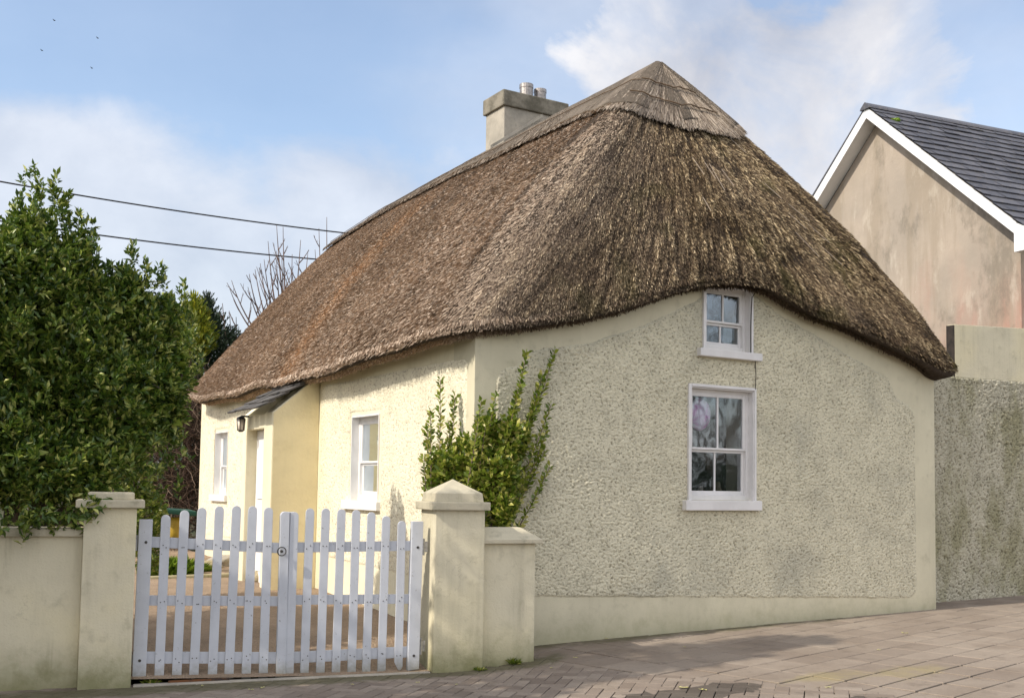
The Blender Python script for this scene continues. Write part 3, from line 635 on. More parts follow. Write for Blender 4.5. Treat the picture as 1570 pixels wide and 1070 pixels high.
e_g = np.stack([np.interp(sg,sl_,E_[:,i]) for i in range(3)],1); o_g = np.stack([np.interp(sg,sl_,OUT[:,i]) for i in range(3)],1)
SFc_ = float(sl_[np.argmin(np.abs(E_[:,0]-6.45)+10*(np.arange(len(E_))<100))]); gg = np.exp(-((sg-SFc_-.15)/.42)**2)[:,None]*ZUP
under = [e_g-o_g*.45+ZUP*.16-gg*.10, e_g-o_g*.18+ZUP*.03-gg*.13, e_g+o_g*.005-gg*.06, e_g+o_g*.035+ZUP*.02-gg*.01]
VA = np.concatenate([*under, Pm]); nr = nv+4
idx = np.arange(nr*ns).reshape(nr,ns); q = np.stack([idx[:-1,:-1],idx[:-1,1:],idx[1:,1:],idx[1:,:-1]],-1).reshape(-1,4)
uv = np.stack([np.tile(sg,nr), np.repeat(np.concatenate([[-.12,-.07,-.03,-.01],vg*5]),ns)],1)
roof = np_mesh('thatched_roof', VA, q, M['thatch'], cot, smooth=True, uv=uv)
# verge closing the far end
endc = MB(); col = [tuple(VA[idx[r,0]]) for r in range(nr)]; endc.add(col+[(3.2,11.0,3.0)], [tuple(range(nr+1))]); endc.build('verge', M['thatch'], roof)
# straw stems
def stems(s, v, length, width, lift, sink, jit, off=0., ends=1.0):
    n = len(s); p, nr_, d = roof_pts(s, v, off); dn = -d
    sd_ = np.cross(dn,nr_); sd_ /= np.linalg.norm(sd_,axis=1)[:,None]
    a = rng.normal(0,jit,n)[:,None]; dirv = dn*np.cos(a)+sd_*np.sin(a); side = np.cross(dirv,nr_)
    Ln = (length*(.6+.8*rng.random(n)))[:,None]; Wd = (width*(.6+.9*rng.random(n)))[:,None]
    tw = rng.normal(0,.5,n)[:,None]; wv = side*np.cos(tw)+nr_*np.sin(tw)
    base = p-nr_*sink; tip = p+dirv*Ln+nr_*(lift*rng.random(n)**1.5)[:,None]
    return np.stack([base-wv*Wd/2, base+wv*Wd/2, tip+wv*Wd*.35, tip-wv*Wd*.35],1).reshape(-1,3)
SF = float(sl_[np.argmin(np.abs(E_[:,0]-6.3)+10*(np.arange(len(E_))<100))])   # up to the rear corner
NST = 640000
s = rng.random(NST)*(SF+.9); v = np.sqrt(rng.random(NST)); v = 1-v*.999
# equal-area-ish: more where the station strip is wide (the front), fewer in the converging hip (sqrt handles the fan)
hipmask = (s > 9.0)
v = np.where(hipmask, v, rng.random(NST)); v = np.clip(v,0.0,.985)
clump_ = fbm(np.stack([s*12,v*8,s*0+3],1),3); dk_ = np.clip(fbm(np.stack([s*1.6,v*11,s*0+8],1),3)-.12,0,1)*np.where(s>9.,1.,.25)*np.clip((s-8)/4,0.2,1); clump_ = clump_*1.25-1.5*dk_; SV = stems(s, v, .072, .0064, .020, .006, .13, (.026*clump_*np.interp(s,sl_,1-.6*A_))[:,None])
clump = pnoise(np.stack([s*13,v*9,s*0+3],1))+.6*pnoise(np.stack([s*30,v*16,s*0+7],1)); cw = np.interp(s,sl_,1-.65*A_)
age = np.interp(s,sl_,A_); age = np.clip(age+.25*fbm(np.stack([s*.8,v*3,s*0],1),3)+np.where((s>8.2)&(s<10.2), -.1*(1-v),0),0,1)
# the orange run of stain down the front slope
p0_, _, _ = roof_pts(s, v)
ridge_s = float(np.interp(-4.4, -E_[:180,1], sl_[:180]))
ru = np.clip(1.15-np.abs(s-(ridge_s+.28*np.sin(v*3)*.25)-.0)/(.34+.30*rng.random(NST)),0,1)*np.clip((.93-v)*6,0,1)*.80*(rng.random(NST)<.62)
SFc = np.arange(NST*4).reshape(-1,4)
np_mesh('straw_coat', SV, SFc, M['straw'], roof, attr=dict(age=np.repeat(age,4), rust=np.repeat(ru,4), clump=np.repeat(np.clip(.5+.9*clump_,0,1),4)))
# ragged lip of cut ends along the eave
n2 = 70000; s2 = rng.random(n2)*(SF+.6); e2 = np.stack([np.interp(s2,sl_,E_[:,i]) for i in range(3)],1); o2 = np.stack([np.interp(s2,sl_,OUT[:,i]) for i in range(3)],1)
q2 = rng.random(n2); base = e2+o2*(.045-.16*q2[:,None])+np.array([0,0,1.])*(.09*(1-q2)-.005)[:,None]+rng.normal(0,.006,(n2,3))
dirv = o2*(.55-.5*q2)[:,None]+np.array([0,0,-.75])+rng.normal(0,.22,(n2,3)); dirv /= np.linalg.norm(dirv,axis=1)[:,None]
tn = np.cross(dirv, rng.normal(size=(n2,3))); tn /= np.linalg.norm(tn,axis=1)[:,None]
ln = (.010+.034*rng.random(n2)**2)[:,None]; wd = .0042
V2 = np.stack([base-tn*wd-dirv*.03, base+tn*wd-dirv*.03, base+tn*wd*.8+dirv*ln, base-tn*wd*.8+dirv*ln],1).reshape(-1,3)
ag2 = np.repeat(np.clip(np.interp(s2,sl_,A_)+.0,0,1),4)
np_mesh('eave_ends', V2, np.arange(n2*4).reshape(-1,4), M['straw'], roof, attr=dict(age=ag2, rust=np.zeros(n2*4)+np.repeat(np.clip(np.interp(s2,[0,8.6,9.0],[.35,.35,0]),0,1)*(q2>.35),4)))

# ridge cap: a second, paler coat over the top with a cut lower edge
CAPTAB = None
def vcap(s): return np.interp(s, CAP_S, CAP_V)
def project(Pw):
    c = (np.asarray(Pw)-CAM)@MAT; return PX+FL*c[...,0]/c[...,2], PY+FL*c[...,1]/c[...,2]
cap_px = [(515,368),(560,338),(640,295),(700,263),(740,246),(800,216),(850,194),(900,171),(940,160.5),(975,160),(1005,171),(1050,186),(1100,193),(1128,191)]
sgf, vgf = np.meshgrid(np.linspace(0,SF+1.2,500), np.linspace(.55,1.,150)); pf, nf, _ = roof_pts(sgf.ravel(), vgf.ravel(), .05)
xx, yy = project(pf); tocam = ((CAM-pf)*nf).sum(1) > -.3
CAP_S = []; CAP_V = []
for (x,y) in cap_px:
    dd = (xx-x)**2+(yy-y)**2+np.where(tocam,0,400); k = int(np.argmin(dd)); CAP_S.append(float(sgf.ravel()[k])); CAP_V.append(float(vgf.ravel()[k]))
print('CAP', [(round(a,2),round(b,3)) for a,b in zip(CAP_S,CAP_V)])
o_ = np.argsort(CAP_S); CAP_S = np.array(CAP_S)[o_]; CAP_V = np.array(CAP_V)[o_]
sg2 = np.linspace(0,SMAX,ns); nvc = 26; rows = []
for j in range(nvc):
    t = j/(nvc-1); vc = vcap(sg2); rows.append(roof_pts(sg2, vc+(1-vc)*t, .065)[0])
edge = roof_pts(sg2, vcap(sg2), -.02)[0]; VC = np.concatenate([edge]+rows); nrc = nvc+1
idc = np.arange(nrc*ns).reshape(nrc,ns); qc = np.stack([idc[:-1,:-1],idc[:-1,1:],idc[1:,1:],idc[1:,:-1]],-1).reshape(-1,4)
uvc = np.stack([np.tile(sg2,nrc), np.repeat(np.linspace(0,1.2,nrc),ns)],1)
capo = np_mesh('ridge_cap', VC, qc, M['capbase'], roof, smooth=True, uv=uvc)
NC = 80000; s = rng.random(NC)*(SF+1.6); vc = vcap(s); v = vc+(1-vc)*(1-np.sqrt(rng.random(NC))*.98) ; v = np.where(s>9., v, vc+(1-vc)*rng.random(NC)*.98); slen = np.interp(s,sl_,np.linalg.norm(T_-E_,axis=1)); v = np.maximum(v, vc+.19/slen*(.8+.35*rng.random(NC))); v = np.minimum(v,.995)
CV = stems(s, v, .24, .0065, .012, .003, .045, .066+.010*pnoise(np.stack([s*16,v*3,s*0+2],1))[:,None])
np_mesh('straw_coat', CV, np.arange(NC*4).reshape(-1,4), M['capstraw'], capo)
# cut lower edge of the cap, a dense fringe
n3 = 22000; s = rng.random(n3)*(SF+1.6); CV = stems(s, vcap(s)+rng.random(n3)*.008, .05, .010, .02, .03+0*0, .12, .045*rng.random(n3)[:,None]*0+.045)
np_mesh('cut_fringe', CV, np.arange(n3*4).reshape(-1,4), M['straw'], capo, attr=dict(age=np.full(n3*4,.75), rust=np.repeat((rng.random(n3)<.35)*.4,4)))
# hazel rods pinned across the cap
for f_ in (.22,.52):
    ss = np.linspace(9.0,SF-.1,70); rp,_,_ = roof_pts(ss, vcap(ss)+(1-vcap(ss))*f_, .088); m_ = MB(); m_.tube(rp, .0085, 5); m_.build('hazel_rod', M['rod'], capo)
ss = np.linspace(.1,9.0,120); rp,_,_ = roof_pts(ss, vcap(ss)+(1-vcap(ss))*.5, .082); m_ = MB(); m_.tube(rp, .006, 5); m_.build('hazel_rod', M['rod'], capo)
# loose straws stuck out of the hip
for k in range(14):
    s0 = 11.5+3.5*random.random(); v0 = .3+.5*random.random(); a_,b_,c_ = roof_pts(np.array([s0]),np.array([v0])); m_ = MB(); m_.tube([a_[0]+b_[0]*.01, a_[0]+b_[0]*(.05)-c_[0]*(.25+.2*random.random())+np.array([.06*random.random(),0,0])], .0035, 4); m_.build('loose_straw', M['capstraw'], roof)

# chimney
ch = empty  # (alias unused)
cY = 5.25; cX0 = float(onY(772,170,cY)[0]); cX1 = float(onY(871,170,cY)[0])
zb = 5.2; zt = float(onY(773,161,cY)[2]); zt2 = float(onY(775,137,cY)[2]); cw = .62
m_ = MB(); m_.box((cX0+.03,cY+.03,zb),(cX1-.03,cY+cw-.03,zt)); chim = m_.build('chimney', M['chim'], roof, bevel=.012)
m_ = MB(); m_.box((cX0-.01,cY-.01,zt),(cX1+.01,cY+cw+.01,zt2)); m_.build('chimney_cap', M['chimcap'], chim, bevel=.02)
print('chimney', cX0, cX1, zt, zt2)
for (px, rr, hh) in ((807,.105,.15),(828,.098,.13)):
    p = onY(px,138,cY+.30); m_ = MB(); hh = .27 if px<820 else .24
    m_.tube([(p[0],cY+.30,zt2-.02),(p[0],cY+.30,zt2+hh)],[rr,rr],20); m_.tube([(p[0],cY+.30,zt2+hh*.80),(p[0],cY+.30,zt2+hh+.004)],[rr+.006]*2,20)
    m_.build('flue_pot', M['steel'], chim, smooth=False)
# lead flashing strip at the foot of the stack
a_ = np.array([cX0-.02,cY-.03,0]); 
m_ = MB(); f0 = onY(752,228,cY-.04); f1 = onY(832,180,cY-.04); f0[1]=f1[1]=cY-.04
m_.hexa([f0,f1,f1+[0,.02,0],f0+[0,.02,0]],[f0+[0,0,.05],f1+[0,0,.05],f1+[0,.02,.05],f0+[0,.02,.05]]); m_.build('flashing', M['chim'], chim)

# porch: two piers, slate canopy, door, lantern
pX, pY0, pY1 = -.585, 3.92, 5.10
m_ = MB()
zs0 = float(onX(419,628,pX)[2])-.02
def topz(x): return 2.40+(x-pX)*(2.80-2.40)/(-pX)
for (y0,y1) in ((pY0,4.24),(4.93,pY1)):
    m_.hexa([(pX,y0,.1),(.0,y0,.1),(.0,y1,.1),(pX,y1,.1)],[(pX,y0,topz(pX)),(.0,y0,topz(0)+.1),(.0,y1,topz(0)+.1),(pX,y1,topz(pX))])
m_.box((pX+.004,4.24,2.22),(pX+.30,4.93,topz(pX)-.002))
porch = m_.build('porch', M['facade_smooth'], cot, bevel=.012)
m_ = MB(); m_.hexa([(pX+.012,pY0-.004,.1),(-.001,pY0-.004,.1),(-.001,pY0+.01,.1),(pX+.012,pY0+.01,.1)],[(pX+.012,pY0-.004,topz(pX)-.012),(-.001,pY0-.004,topz(0)+.088),(-.001,pY0+.01,topz(0)+.088),(pX+.012,pY0+.01,topz(pX)-.012)]); m_.build('side_wall', M['porch'], porch)  # thin skin over the near pier, added to carry the warm shade tint
m_ = MB(); m_.box((pX+.14,4.245,.30),(pX+.19,4.925,2.215)); door = m_.build('door', M['white2'], porch, bevel=.004)
m_ = MB(); m_.box((pX+.125,4.33,1.35),(pX+.138,4.84,2.1)); m_.box((pX+.125,4.33,.45),(pX+.138,4.84,1.2)); m_.build('door_panel', M['white2'], door, bevel=.004)
m_ = MB(); m_.tube([(pX+.10,4.36,1.28),(pX+.10,4.46,1.28)],.012,8); m_.build('handle', M['galv'], door)
m_ = MB(); m_.box((pX-.12,4.2,.12),(pX+.12,4.98,.29)); m_.build('doorstep', M['coping'], porch, bevel=.015)
def slatemat():
    b = NB('slate'); c = b.ramp(b.rand(), [(0,(.055,.056,.068)),(.5,(.075,.076,.090)),(1,(.10,.10,.115))]); n = b.noise(14,6,.65)
    c = b.mix(b.rng_(n,.5,.72,0,.55), c, (.20,.17,.14)); lich = b.rng_(b.noise(5,6,.7,off=(3,8,1)),.64,.70,0,.7); c = b.mix(lich, c, (.17,.15,.07)); b.bump(n,.3,.01); return b.done(c,.55,.4)
M['slate'] = slatemat()
can = MB(); rows_ = 4; u_dn = np.array([-.73,0,2.42])-np.array([-.02,0,2.84]); Lc = np.linalg.norm(u_dn); u_dn /= Lc; nn_ = np.array([u_dn[2],0,-u_dn[0]]); nn_ = nn_ if nn_[2]>0 else -nn_
for r_ in range(rows_):
    t0 = Lc*r_/rows_; y = pY0+.0-random.random()*.04
    while y < pY1-.30:
        w_ = .20+.08*random.random(); o0 = np.array([-.02,y,2.85])+u_dn*t0+nn_*(.012*random.random()+.004)
        l_ = Lc/rows_*1.35+random.uniform(-.02,.03); tilt = nn_*.03
        a0 = o0; a1 = o0+[0,w_-.006,0]; b0 = a0+u_dn*l_+tilt; b1 = a1+u_dn*l_+tilt
        can.hexa([a0,a1,b1,b0],[p+nn_*.022 for p in (a0,a1,b1,b0)]); y += w_
can.build('slate_canopy', concrete('rough_slate',(.13,.122,.115),(.075,.072,.07),9), porch, bevel=.003)
# lantern on the far pier
lp = onX(369.5,650,pX-.10)
lan = MB(); lan.tube([(pX,lp[1],lp[2]+.10),(pX-.10,lp[1],lp[2]+.10)],.012,8); lan.tube([(pX-.10,lp[1],lp[2]+.10),(pX-.10,lp[1],lp[2]+.075),(pX-.10,lp[1],lp[2]+.06)],[.02,.055,.06],8)
for k in range(6):
    a = k*math.pi/3; lan.tube([(pX-.10+.055*math.cos(a),lp[1]+.055*math.sin(a),lp[2]+.06),(pX-.10+.045*math.cos(a),lp[1]+.045*math.sin(a),lp[2]-.08)],.005,5)
lan.tube([(pX-.10,lp[1],lp[2]-.08),(pX-.10,lp[1],lp[2]-.10)],[.047,.02],8)
wl = lan.build('wall_lantern', M['iron']); tag(wl, 'small iron wall lantern beside the porch doorway under the slate canopy', 'lantern')
lg = MB(); lg.tube([(pX-.10,lp[1],lp[2]+.06),(pX-.10,lp[1],lp[2]-.01),(pX-.10,lp[1],lp[2]-.08)],[.048,.046,.038],10); lg.build('lamp_glass', M['lampglass'], wl, smooth=True)
# cable down from the upper window corner
cb = MB(); pts = [onY(x,y,-.03) for x,y in ((1170,442),(1160,446),(1153,456),(1151,500),(1151,541))]; cb.tube(pts,.005,6); cb.build('cable', M['dark_edge'], cot)
cb = MB(); pts = [onY(x,y,-.03) for x,y in ((1158,553),(1159,575),(1158,597))]; cb.tube(pts,.004,6); cb.build('cable', M['dark_edge'], cot)

# ------------------------------------------------------------------ front boundary: walls, pillars, gate
L0 = onZ(118,1056,0); R0 = onZ(665,1031,0); fd = (R0-L0); fd /= np.linalg.norm(fd); fn = np.array([-fd[1],fd[0],0.]); ZU = np.array([0,0,1.])
def fp(x,y,back=0.): return onP(x,y,L0+fn*back,fn)
def fl(x,y,back=0.): p = fp(x,y,back); return float((p-L0)@fd), float(p[2])        # (distance along the line, height)
def fbox(mb, u0,u1,d0,d1,z0,z1): mb.obox(L0+fd*u0+fn*d0+ZU*z0, fd, fn, ZU, u1-u0, d1-d0, z1-z0)
# left pillar
t = empty('gate_pillar', L0, 'left cream gate pillar with a flat stepped cap, evergreen leaves drooping over it', 'gate pillar', 'gate pillars')
u1 = fl(205,920)[0]; m_ = MB(); fbox(m_,0,u1,0,.42,-.1,1.345); m_.build('shaft', M['cream_wall'], t, bevel=.008)
m_ = MB(); fbox(m_,-.06,u1+.055,-.045,.48,1.345,1.405); c_ = m_.build('cap', M['coping'], t, bevel=.008)
m_ = MB(); fbox(m_,.02,u1-.02,.03,.40,1.403,1.462); m_.build('cap_block', M['coping'], c_, bevel=.012)
# left wall
t = empty('boundary_wall', L0-fd*1.2, 'low smooth cream boundary wall left of the gate, under the big evergreen', 'wall')
m_ = MB(); fbox(m_,-9,-.002,.10,.34,-.1,1.125); m_.build('wall_body', M['cream_wall'], t, bevel=.006)
m_ = MB(); fbox(m_,-9,-.002,.055,.385,1.1255,1.19); m_.build('coping', M['coping'], t, bevel=.012)
# right pillar
uA = fl(666,900)[0]; uB = fl(742,900)[0]; pdp = .46
t = empty('gate_pillar', L0+fd*uA, 'right cream gate pillar with a pyramid-topped cap, beside the leafy shrub', 'gate pillar', 'gate pillars')
m_ = MB(); fbox(m_,uA,uB,0,pdp,-.1,1.345); m_.build('shaft', M['cream_wall'], t, bevel=.008)
m_ = MB(); fbox(m_,uA-.045,uB+.035,-.045,pdp+.045,1.345,1.415); c_ = m_.build('cap', M['coping'], t, bevel=.010)
m_ = MB(); a0,a1,b0,b1 = uA+.0,uB-.01,.01,pdp; q = [L0+fd*u+fn*d+ZU*1.414 for u,d in ((a0,b0),(a1,b0),(a1,b1),(a0,b1))]; q1 = [p+ZU*.075 for p in q]; ap = sum(q1)/4+ZU*.12
q1i = [p+(ap-p)*.04*np.array([1,1,0]) for p in q1]
m_.add(q+q1i+[ap],[(3,2,1,0),(0,1,5,4),(1,2,6,5),(2,3,7,6),(3,0,4,7),(4,5,8),(5,6,8),(6,7,8),(7,4,8)]); m_.build('cap_pyramid', M['coping'], c_, bevel=.006)
# stub wall between the pillar and the gable
uC = fl(820,920,.10)[0]
t = empty('stub_wall', L0+fd*uC, 'short cream stub wall with sloped coping between the right pillar and the gable', 'wall')
m_ = MB(); fbox(m_,uB+.002,uC,.10,.40,-.1,1.06); m_.build('wall_body', M['cream_wall'], t, bevel=.008)
m_ = MB(); e = .05; q0 = [L0+fd*u+fn*d+ZU*1.0605 for u,d in ((uB+.002,.10-e),(uC+e,.10-e),(uC+e,.40+e),(uB+.002,.40+e))]; q1 = [p+ZU*.035 for p in q0]
q2 = [L0+fd*u+fn*d+ZU*1.195 for u,d in ((uB+.002,.21),(uC-.10,.21),(uC-.10,.30),(uB+.002,.30))]
m_.add(q0+q1+q2,[(3,2,1,0),(0,1,5,4),(1,2,6,5),(2,3,7,6),(3,0,4,7),(4,5,9,8),(5,6,10,9),(6,7,11,10),(7,4,8,11),(8,9,10,11)]); m_.build('coping', M['coping'], t, bevel=.006)
# gate
GB = .16                                                     # gate plane sits back from the pillar faces
pk_top = [(254.6,789),(283.4,782),(310,778),(336.7,775.6),(363,775),(387.8,775.6),(412,777.6)]
pk_bot = [(243.8,1040),(270.6,1040),(297,1039.7),(325.5,1040),(350.8,1040),(377.3,1042),(403.5,1043)]
pr_top = [(475.8,779),(500,779),(524,780),(546.7,781.5),(570,785),(592.6,790.7),(616.4,798.5)]
pr_bot = [(466.6,1036),(491,1037.5),(515,1037),(539,1036),(561.5,1033),(585,1030),(611,1028)]
def picket(mb, tp, bt, w, d, thick, worn=0.):
    (ut,zt_),(ub,zb_) = tp, bt
    n_ = 9; r = w/2; poly = [(ub-r,zb_+random.uniform(0,.012)),(ub-r*.2,zb_-random.uniform(0,.006)),(ub+r,zb_+random.uniform(0,.014))]
    if worn: poly = [(ub-r,zb_+worn),(ub-r*.1,zb_+.01),(ub+r*.4,zb_),(ub+r,zb_+.03)]
    for k in range(n_): a = math.pi*k/(n_-1); poly.append((ut+r*math.cos(a), zt_-r+r*math.sin(a)))
    mb.prism([L0+fd*u+fn*d+ZU*z for u,z in poly], fn*thick)
def rail(mb, a, b, h, d, thick):
    (ua,za),(ub,zb_) = a, b; p = [L0+fd*ua+fn*d+ZU*za, L0+fd*ub+fn*d+ZU*zb_]
    mb.hexa([p[0],p[1],p[1]+fn*thick,p[0]+fn*thick],[x+ZU*h for x in (p[0],p[1],p[1]+fn*thick,p[0]+fn*thick)])
def screws(parent, pts, d, r=.007):
    for (u,z) in pts:
        m = MB(); c = L0+fd*u+fn*d+ZU*z; m.tube([c+fn*.002,c-fn*.003], r, 7); m.build('bolt', M['iron'], parent)
def leaf_(name_lbl, tops, bots, hinge, meet, rails, widths, hinge_side):
    g = empty('gate_leaf', L0+fd*hinge[0][0]+fn*GB, name_lbl, 'gate', 'picket gate leaves')
    pts = []
    for k,(a,b) in enumerate(zip(tops,bots)):
        m = MB(); tp = fl(*a,GB); bt = fl(*b,GB); picket(m, tp, bt, widths, GB, .022, .07 if (hinge_side=='r' and k==6) else 0.); m.build('picket', M['picket'], g, bevel=.003)
        for rr in rails:
            zz = (rr[0][1]+rr[1][1])/2+.035; f_ = (zz-bt[1])/(tp[1]-bt[1]); uu = bt[0]+(tp[0]-bt[0])*f_
            pts += [(uu-.012+random.uniform(-.01,.01), zz+random.uniform(-.018,.018)),(uu+.012+random.uniform(-.01,.01), zz+random.uniform(-.02,.02))]
    screws(g, pts, GB, .0048)
    for (a,b,h) in rails:
        m = MB(); rail(m, a, b, h, GB+.0235, .03); m.build('rail', M['picket'], g, bevel=.003)
    # hinge stile, square topped
    (ut,zt_),(ub,zb_),w = hinge; m = MB(); m.prism([L0+fd*u+fn*(GB-.02)+ZU*z for u,z in ((ub-w/2,zb_),(ub+w/2,zb_+.01),(ut+w/2,zt_),(ut-w/2,zt_))], fn*.065); m.build('hinge_post', M['picket'], g, bevel=.004)
    (ut,zt_),(ub,zb_),w = meet; m = MB(); r = w/2
    poly = [(ub-r,zb_),(ub+r,zb_+.008)]
    cr = .035; 
    right = (hinge_side=='l')
    if right: poly += [(ut+r,zt_-.002)]+[(ut-r+cr-cr*math.sin(math.pi/2*k/5), zt_-cr+cr*math.cos(math.pi/2*k/5)) for k in range(6)]
    else: poly += [(ut+r-cr+cr*math.cos(math.pi/2*k/5), zt_-cr+cr*math.sin(math.pi/2*k/5)) for k in range(6)]+[(ut-r,zt_-.002)]
    dd = GB-.022 if right else GB-.012
    m.prism([L0+fd*u+fn*dd+ZU*z for u,z in poly], fn*.065); m.build('meeting_post', M['picket'], g, bevel=.003)
    screws(g, [((hinge[0][0]+hinge[1][0])/2+.01, rails[0][0][1]+.04),((hinge[1][0]),rails[2][0][1]+.03)], GB-.02, .012)
    return g
def rl(xa,ya,xb,yb,h): return (fl(xa,ya,GB+.02), fl(xb,yb,GB+.02), h)
gl_ = leaf_('left leaf of the white picket gate, with the ring latch on its post', pk_top, pk_bot, (fl(224,796,GB),fl(213,1038,GB),.10), (fl(437,784,GB),fl(430,1042,GB),.072),
    [rl(222,838.5,435,848,.083), rl(218,928,435,929,.078), rl(214,1017,430,1017,.090)], .071, 'l')
gr_ = leaf_('right leaf of the white picket gate, hinged to the pyramid-capped pillar', pr_top, pr_bot, (fl(640,799,GB),fl(633,1027,GB),.098), (fl(451.5,784.5,GB),fl(443,1040,GB),.068),
    [rl(447,847,638,844,.083), rl(445,927,637,925,.078), rl(440,1017,634,1007,.090)], .069, 'r')
c = fp(432,845,GB-.05); ring = MB(); rp = [c+fd*.034*math.cos(a)+ZU*.034*math.sin(a) for a in np.linspace(0,2*math.pi,25)]; ring.tube(rp,.005,6); ring.tube([c+fn*.02,c-fn*.004],[.012,.012],10); ring.build('ring_latch', M['iron'], gl_)
for (x,y) in ((649,838),(645,990)):
    c = fp(x,y,GB); hm = MB(); hm.tube([c-ZU*.07,c+ZU*.07],.013,10); hm.obox(c-fd*.05-ZU*.045,fd,fn,ZU,.09,.012,.09); hm.build('hinge', M['galv'], gr_, bevel=.002)
for (x,y) in ((209,832),(200,1010)):
    c = fp(x,y,GB); hm = MB(); hm.tube([c-ZU*.06,c+ZU*.06],.013,10); hm.obox(c-ZU*.03,fd,fn,ZU,.05,.012,.06); hm.build('hinge', M['galv'], gl_, bevel=.002)
# timber strip behind the hinge post (yellowed), rusty threshold bar
p = fl(667,900)[0]
m_ = MB(); a = L0+fd*(p-.55)+fn*.12; a = fp(258,1047,.05); b_ = fp(352,1045,.05); a[2]=.006; b_[2]=.008
m_.hexa([a,b_,b_+fn*.03,a+fn*.03],[q+ZU*.016 for q in (a,b_,b_+fn*.03,a+fn*.03)]); tag(m_.build('rusty_bar', M['rust'], None, bevel=.003), 'thin rusty iron bar lying on the ground under the left gate leaf', 'bar')
m_ = MB(); a = L0+fd*(u1+.0)+fn*.0; m_.hexa([L0+fd*(u1+.02)+ZU*-.03, L0+fd*(uA-.02)+ZU*-.03, L0+fd*(uA-.02)+fn*.07+ZU*-.03, L0+fd*(u1+.02)+fn*.07+ZU*-.03],[L0+fd*(u1+.02)+ZU*.008, L0+fd*(uA-.02)+ZU*.006, L0+fd*(uA-.02)+fn*.07+ZU*.006, L0+fd*(u1+.02)+fn*.07+ZU*.008]); structure(m_.build('kerb_edging', M['chim'], None, bevel=.004))

# ------------------------------------------------------------------ side wall on the right
by = .50
t = empty('side_wall', (8,by,.15), 'tall weathered roughcast wall with a smooth cement top, right of the cottage', 'wall')
wx0 = 6.46; wt0 = float(onY(1463,498,by)[0])
m_ = MB(); m_.box((wx0,by+.002,-.1),(16,by+.3,3.10)); m_.build('wall_body', M['rough_old'], t)
U0 = cot; cot_ = cot; cot = t
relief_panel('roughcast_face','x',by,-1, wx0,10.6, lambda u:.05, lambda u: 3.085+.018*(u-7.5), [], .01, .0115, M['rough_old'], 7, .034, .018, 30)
cot = cot_
m_ = MB(); tz = lambda x: 3.775+.05*(x-7.43)
m_.hexa([(wt0,by-.008,3.08),(16,by-.008,3.22),(16,by+.11,3.22),(wt0,by+.11,3.08)],[(wt0,by-.008,tz(wt0)),(16,by-.008,tz(16)),(16,by+.11,tz(16)),(wt0,by+.11,tz(wt0))]); m_.build('cement_top', M['cream_wall'], t, bevel=.006)
m_ = MB(); m_.hexa([(wt0-.014,by-.006,2.9),(wt0-.002,by-.006,2.9),(wt0-.002,by+.115,2.9),(wt0-.014,by+.115,2.9)],[(wt0-.014,by-.006,3.77),(wt0-.002,by-.006,3.77),(wt0-.002,by+.115,3.77),(wt0-.014,by+.115,3.77)]); m_.build('tarred_edge', M['dark_edge'], t, bevel=.003)

# ------------------------------------------------------------------ neighbouring house
apx = CAM+ray(1328,163)*22.0; gd = np.array([.139,.990,0.]); gd /= np.linalg.norm(gd); rd = np.array([gd[1],-gd[0],0.])
nearE = onP(1557,338,apx,rd); hw = abs(float((apx-nearE)@gd)); rise = float(apx[2]-nearE[2])
print('neighbour half width', hw, 'rise', rise, 'ground z', nearE)
nh = empty('neighbour_house', (apx[0],apx[1],.1), 'pale stained two-storey house with white bargeboards and a slate roof, behind the cottage', 'house')
def NP(a, r, z): return apx*np.array([1,1,0])+gd*a+rd*r+np.array([0,0,z])        # a along the gable, r along the ridge
def stained():
    b = NB('pink_stained_render'); z = b.xyz()[2]; c = b.mix(b.rng_(b.noise(.8,6,.6),.35,.7),(.42,.355,.29),(.34,.295,.245))
    st_ = b.noise(2.2,6,.65,sc=(1,1,.14),off=(2,3,1)); c = b.mix(b.rng_(st_,.45,.62,0,.6), c, (.30,.25,.19))
    low = b.rng_(b.ma('ADD', z, b.ma('MULTIPLY', b.ma('SUBTRACT', b.noise(1.1,5,.6,sc=(1,1,.45),off=(8,1,5)), .5), 5.5)), 2.8, 5.6, 1, 0)
    c = b.mix(b.ma('MULTIPLY', low, b.rng_(b.noise(3.5,6,.7,sc=(1,1,.2)),.3,.62,.15,.75)), c, (.44,.225,.175))
    c = b.mix(b.rng_(b.noise(1.1,7,.72,off=(5,5,5),sc=(1,1,.55)),.53,.66,0,.55), c, (.17,.15,.12)); c = b.mix(b.rng_(b.noise(2.6,7,.7,off=(15,5,5),sc=(1,1,.35)),.55,.68,0,.4), c, (.56,.50,.42)); c = b.mix(b.rng_(b.noise(9,4,.6,off=(1,9,5),sc=(1,1,.6)),.73,.76,0,.6), c, (.72,.68,.62))
    b.bump(b.noise(14,6,.6),.25,.02); return b.done(c,.9,.15)
eo = .18; zA = float(apx[2]); zE = zA-rise
m_ = MB(); pr = [NP(-hw+eo+.0,.30,-.1),NP(hw-eo-.25,.30,-.1),NP(hw-eo-.25,.30,zE-.10+.25*rise/hw),NP(0,.30,zA-.22),NP(-hw+eo+.0,.30,zE-.12+.0*rise/hw)]; m_.prism(pr, rd*10); m_.build('wall', stained(), nh)
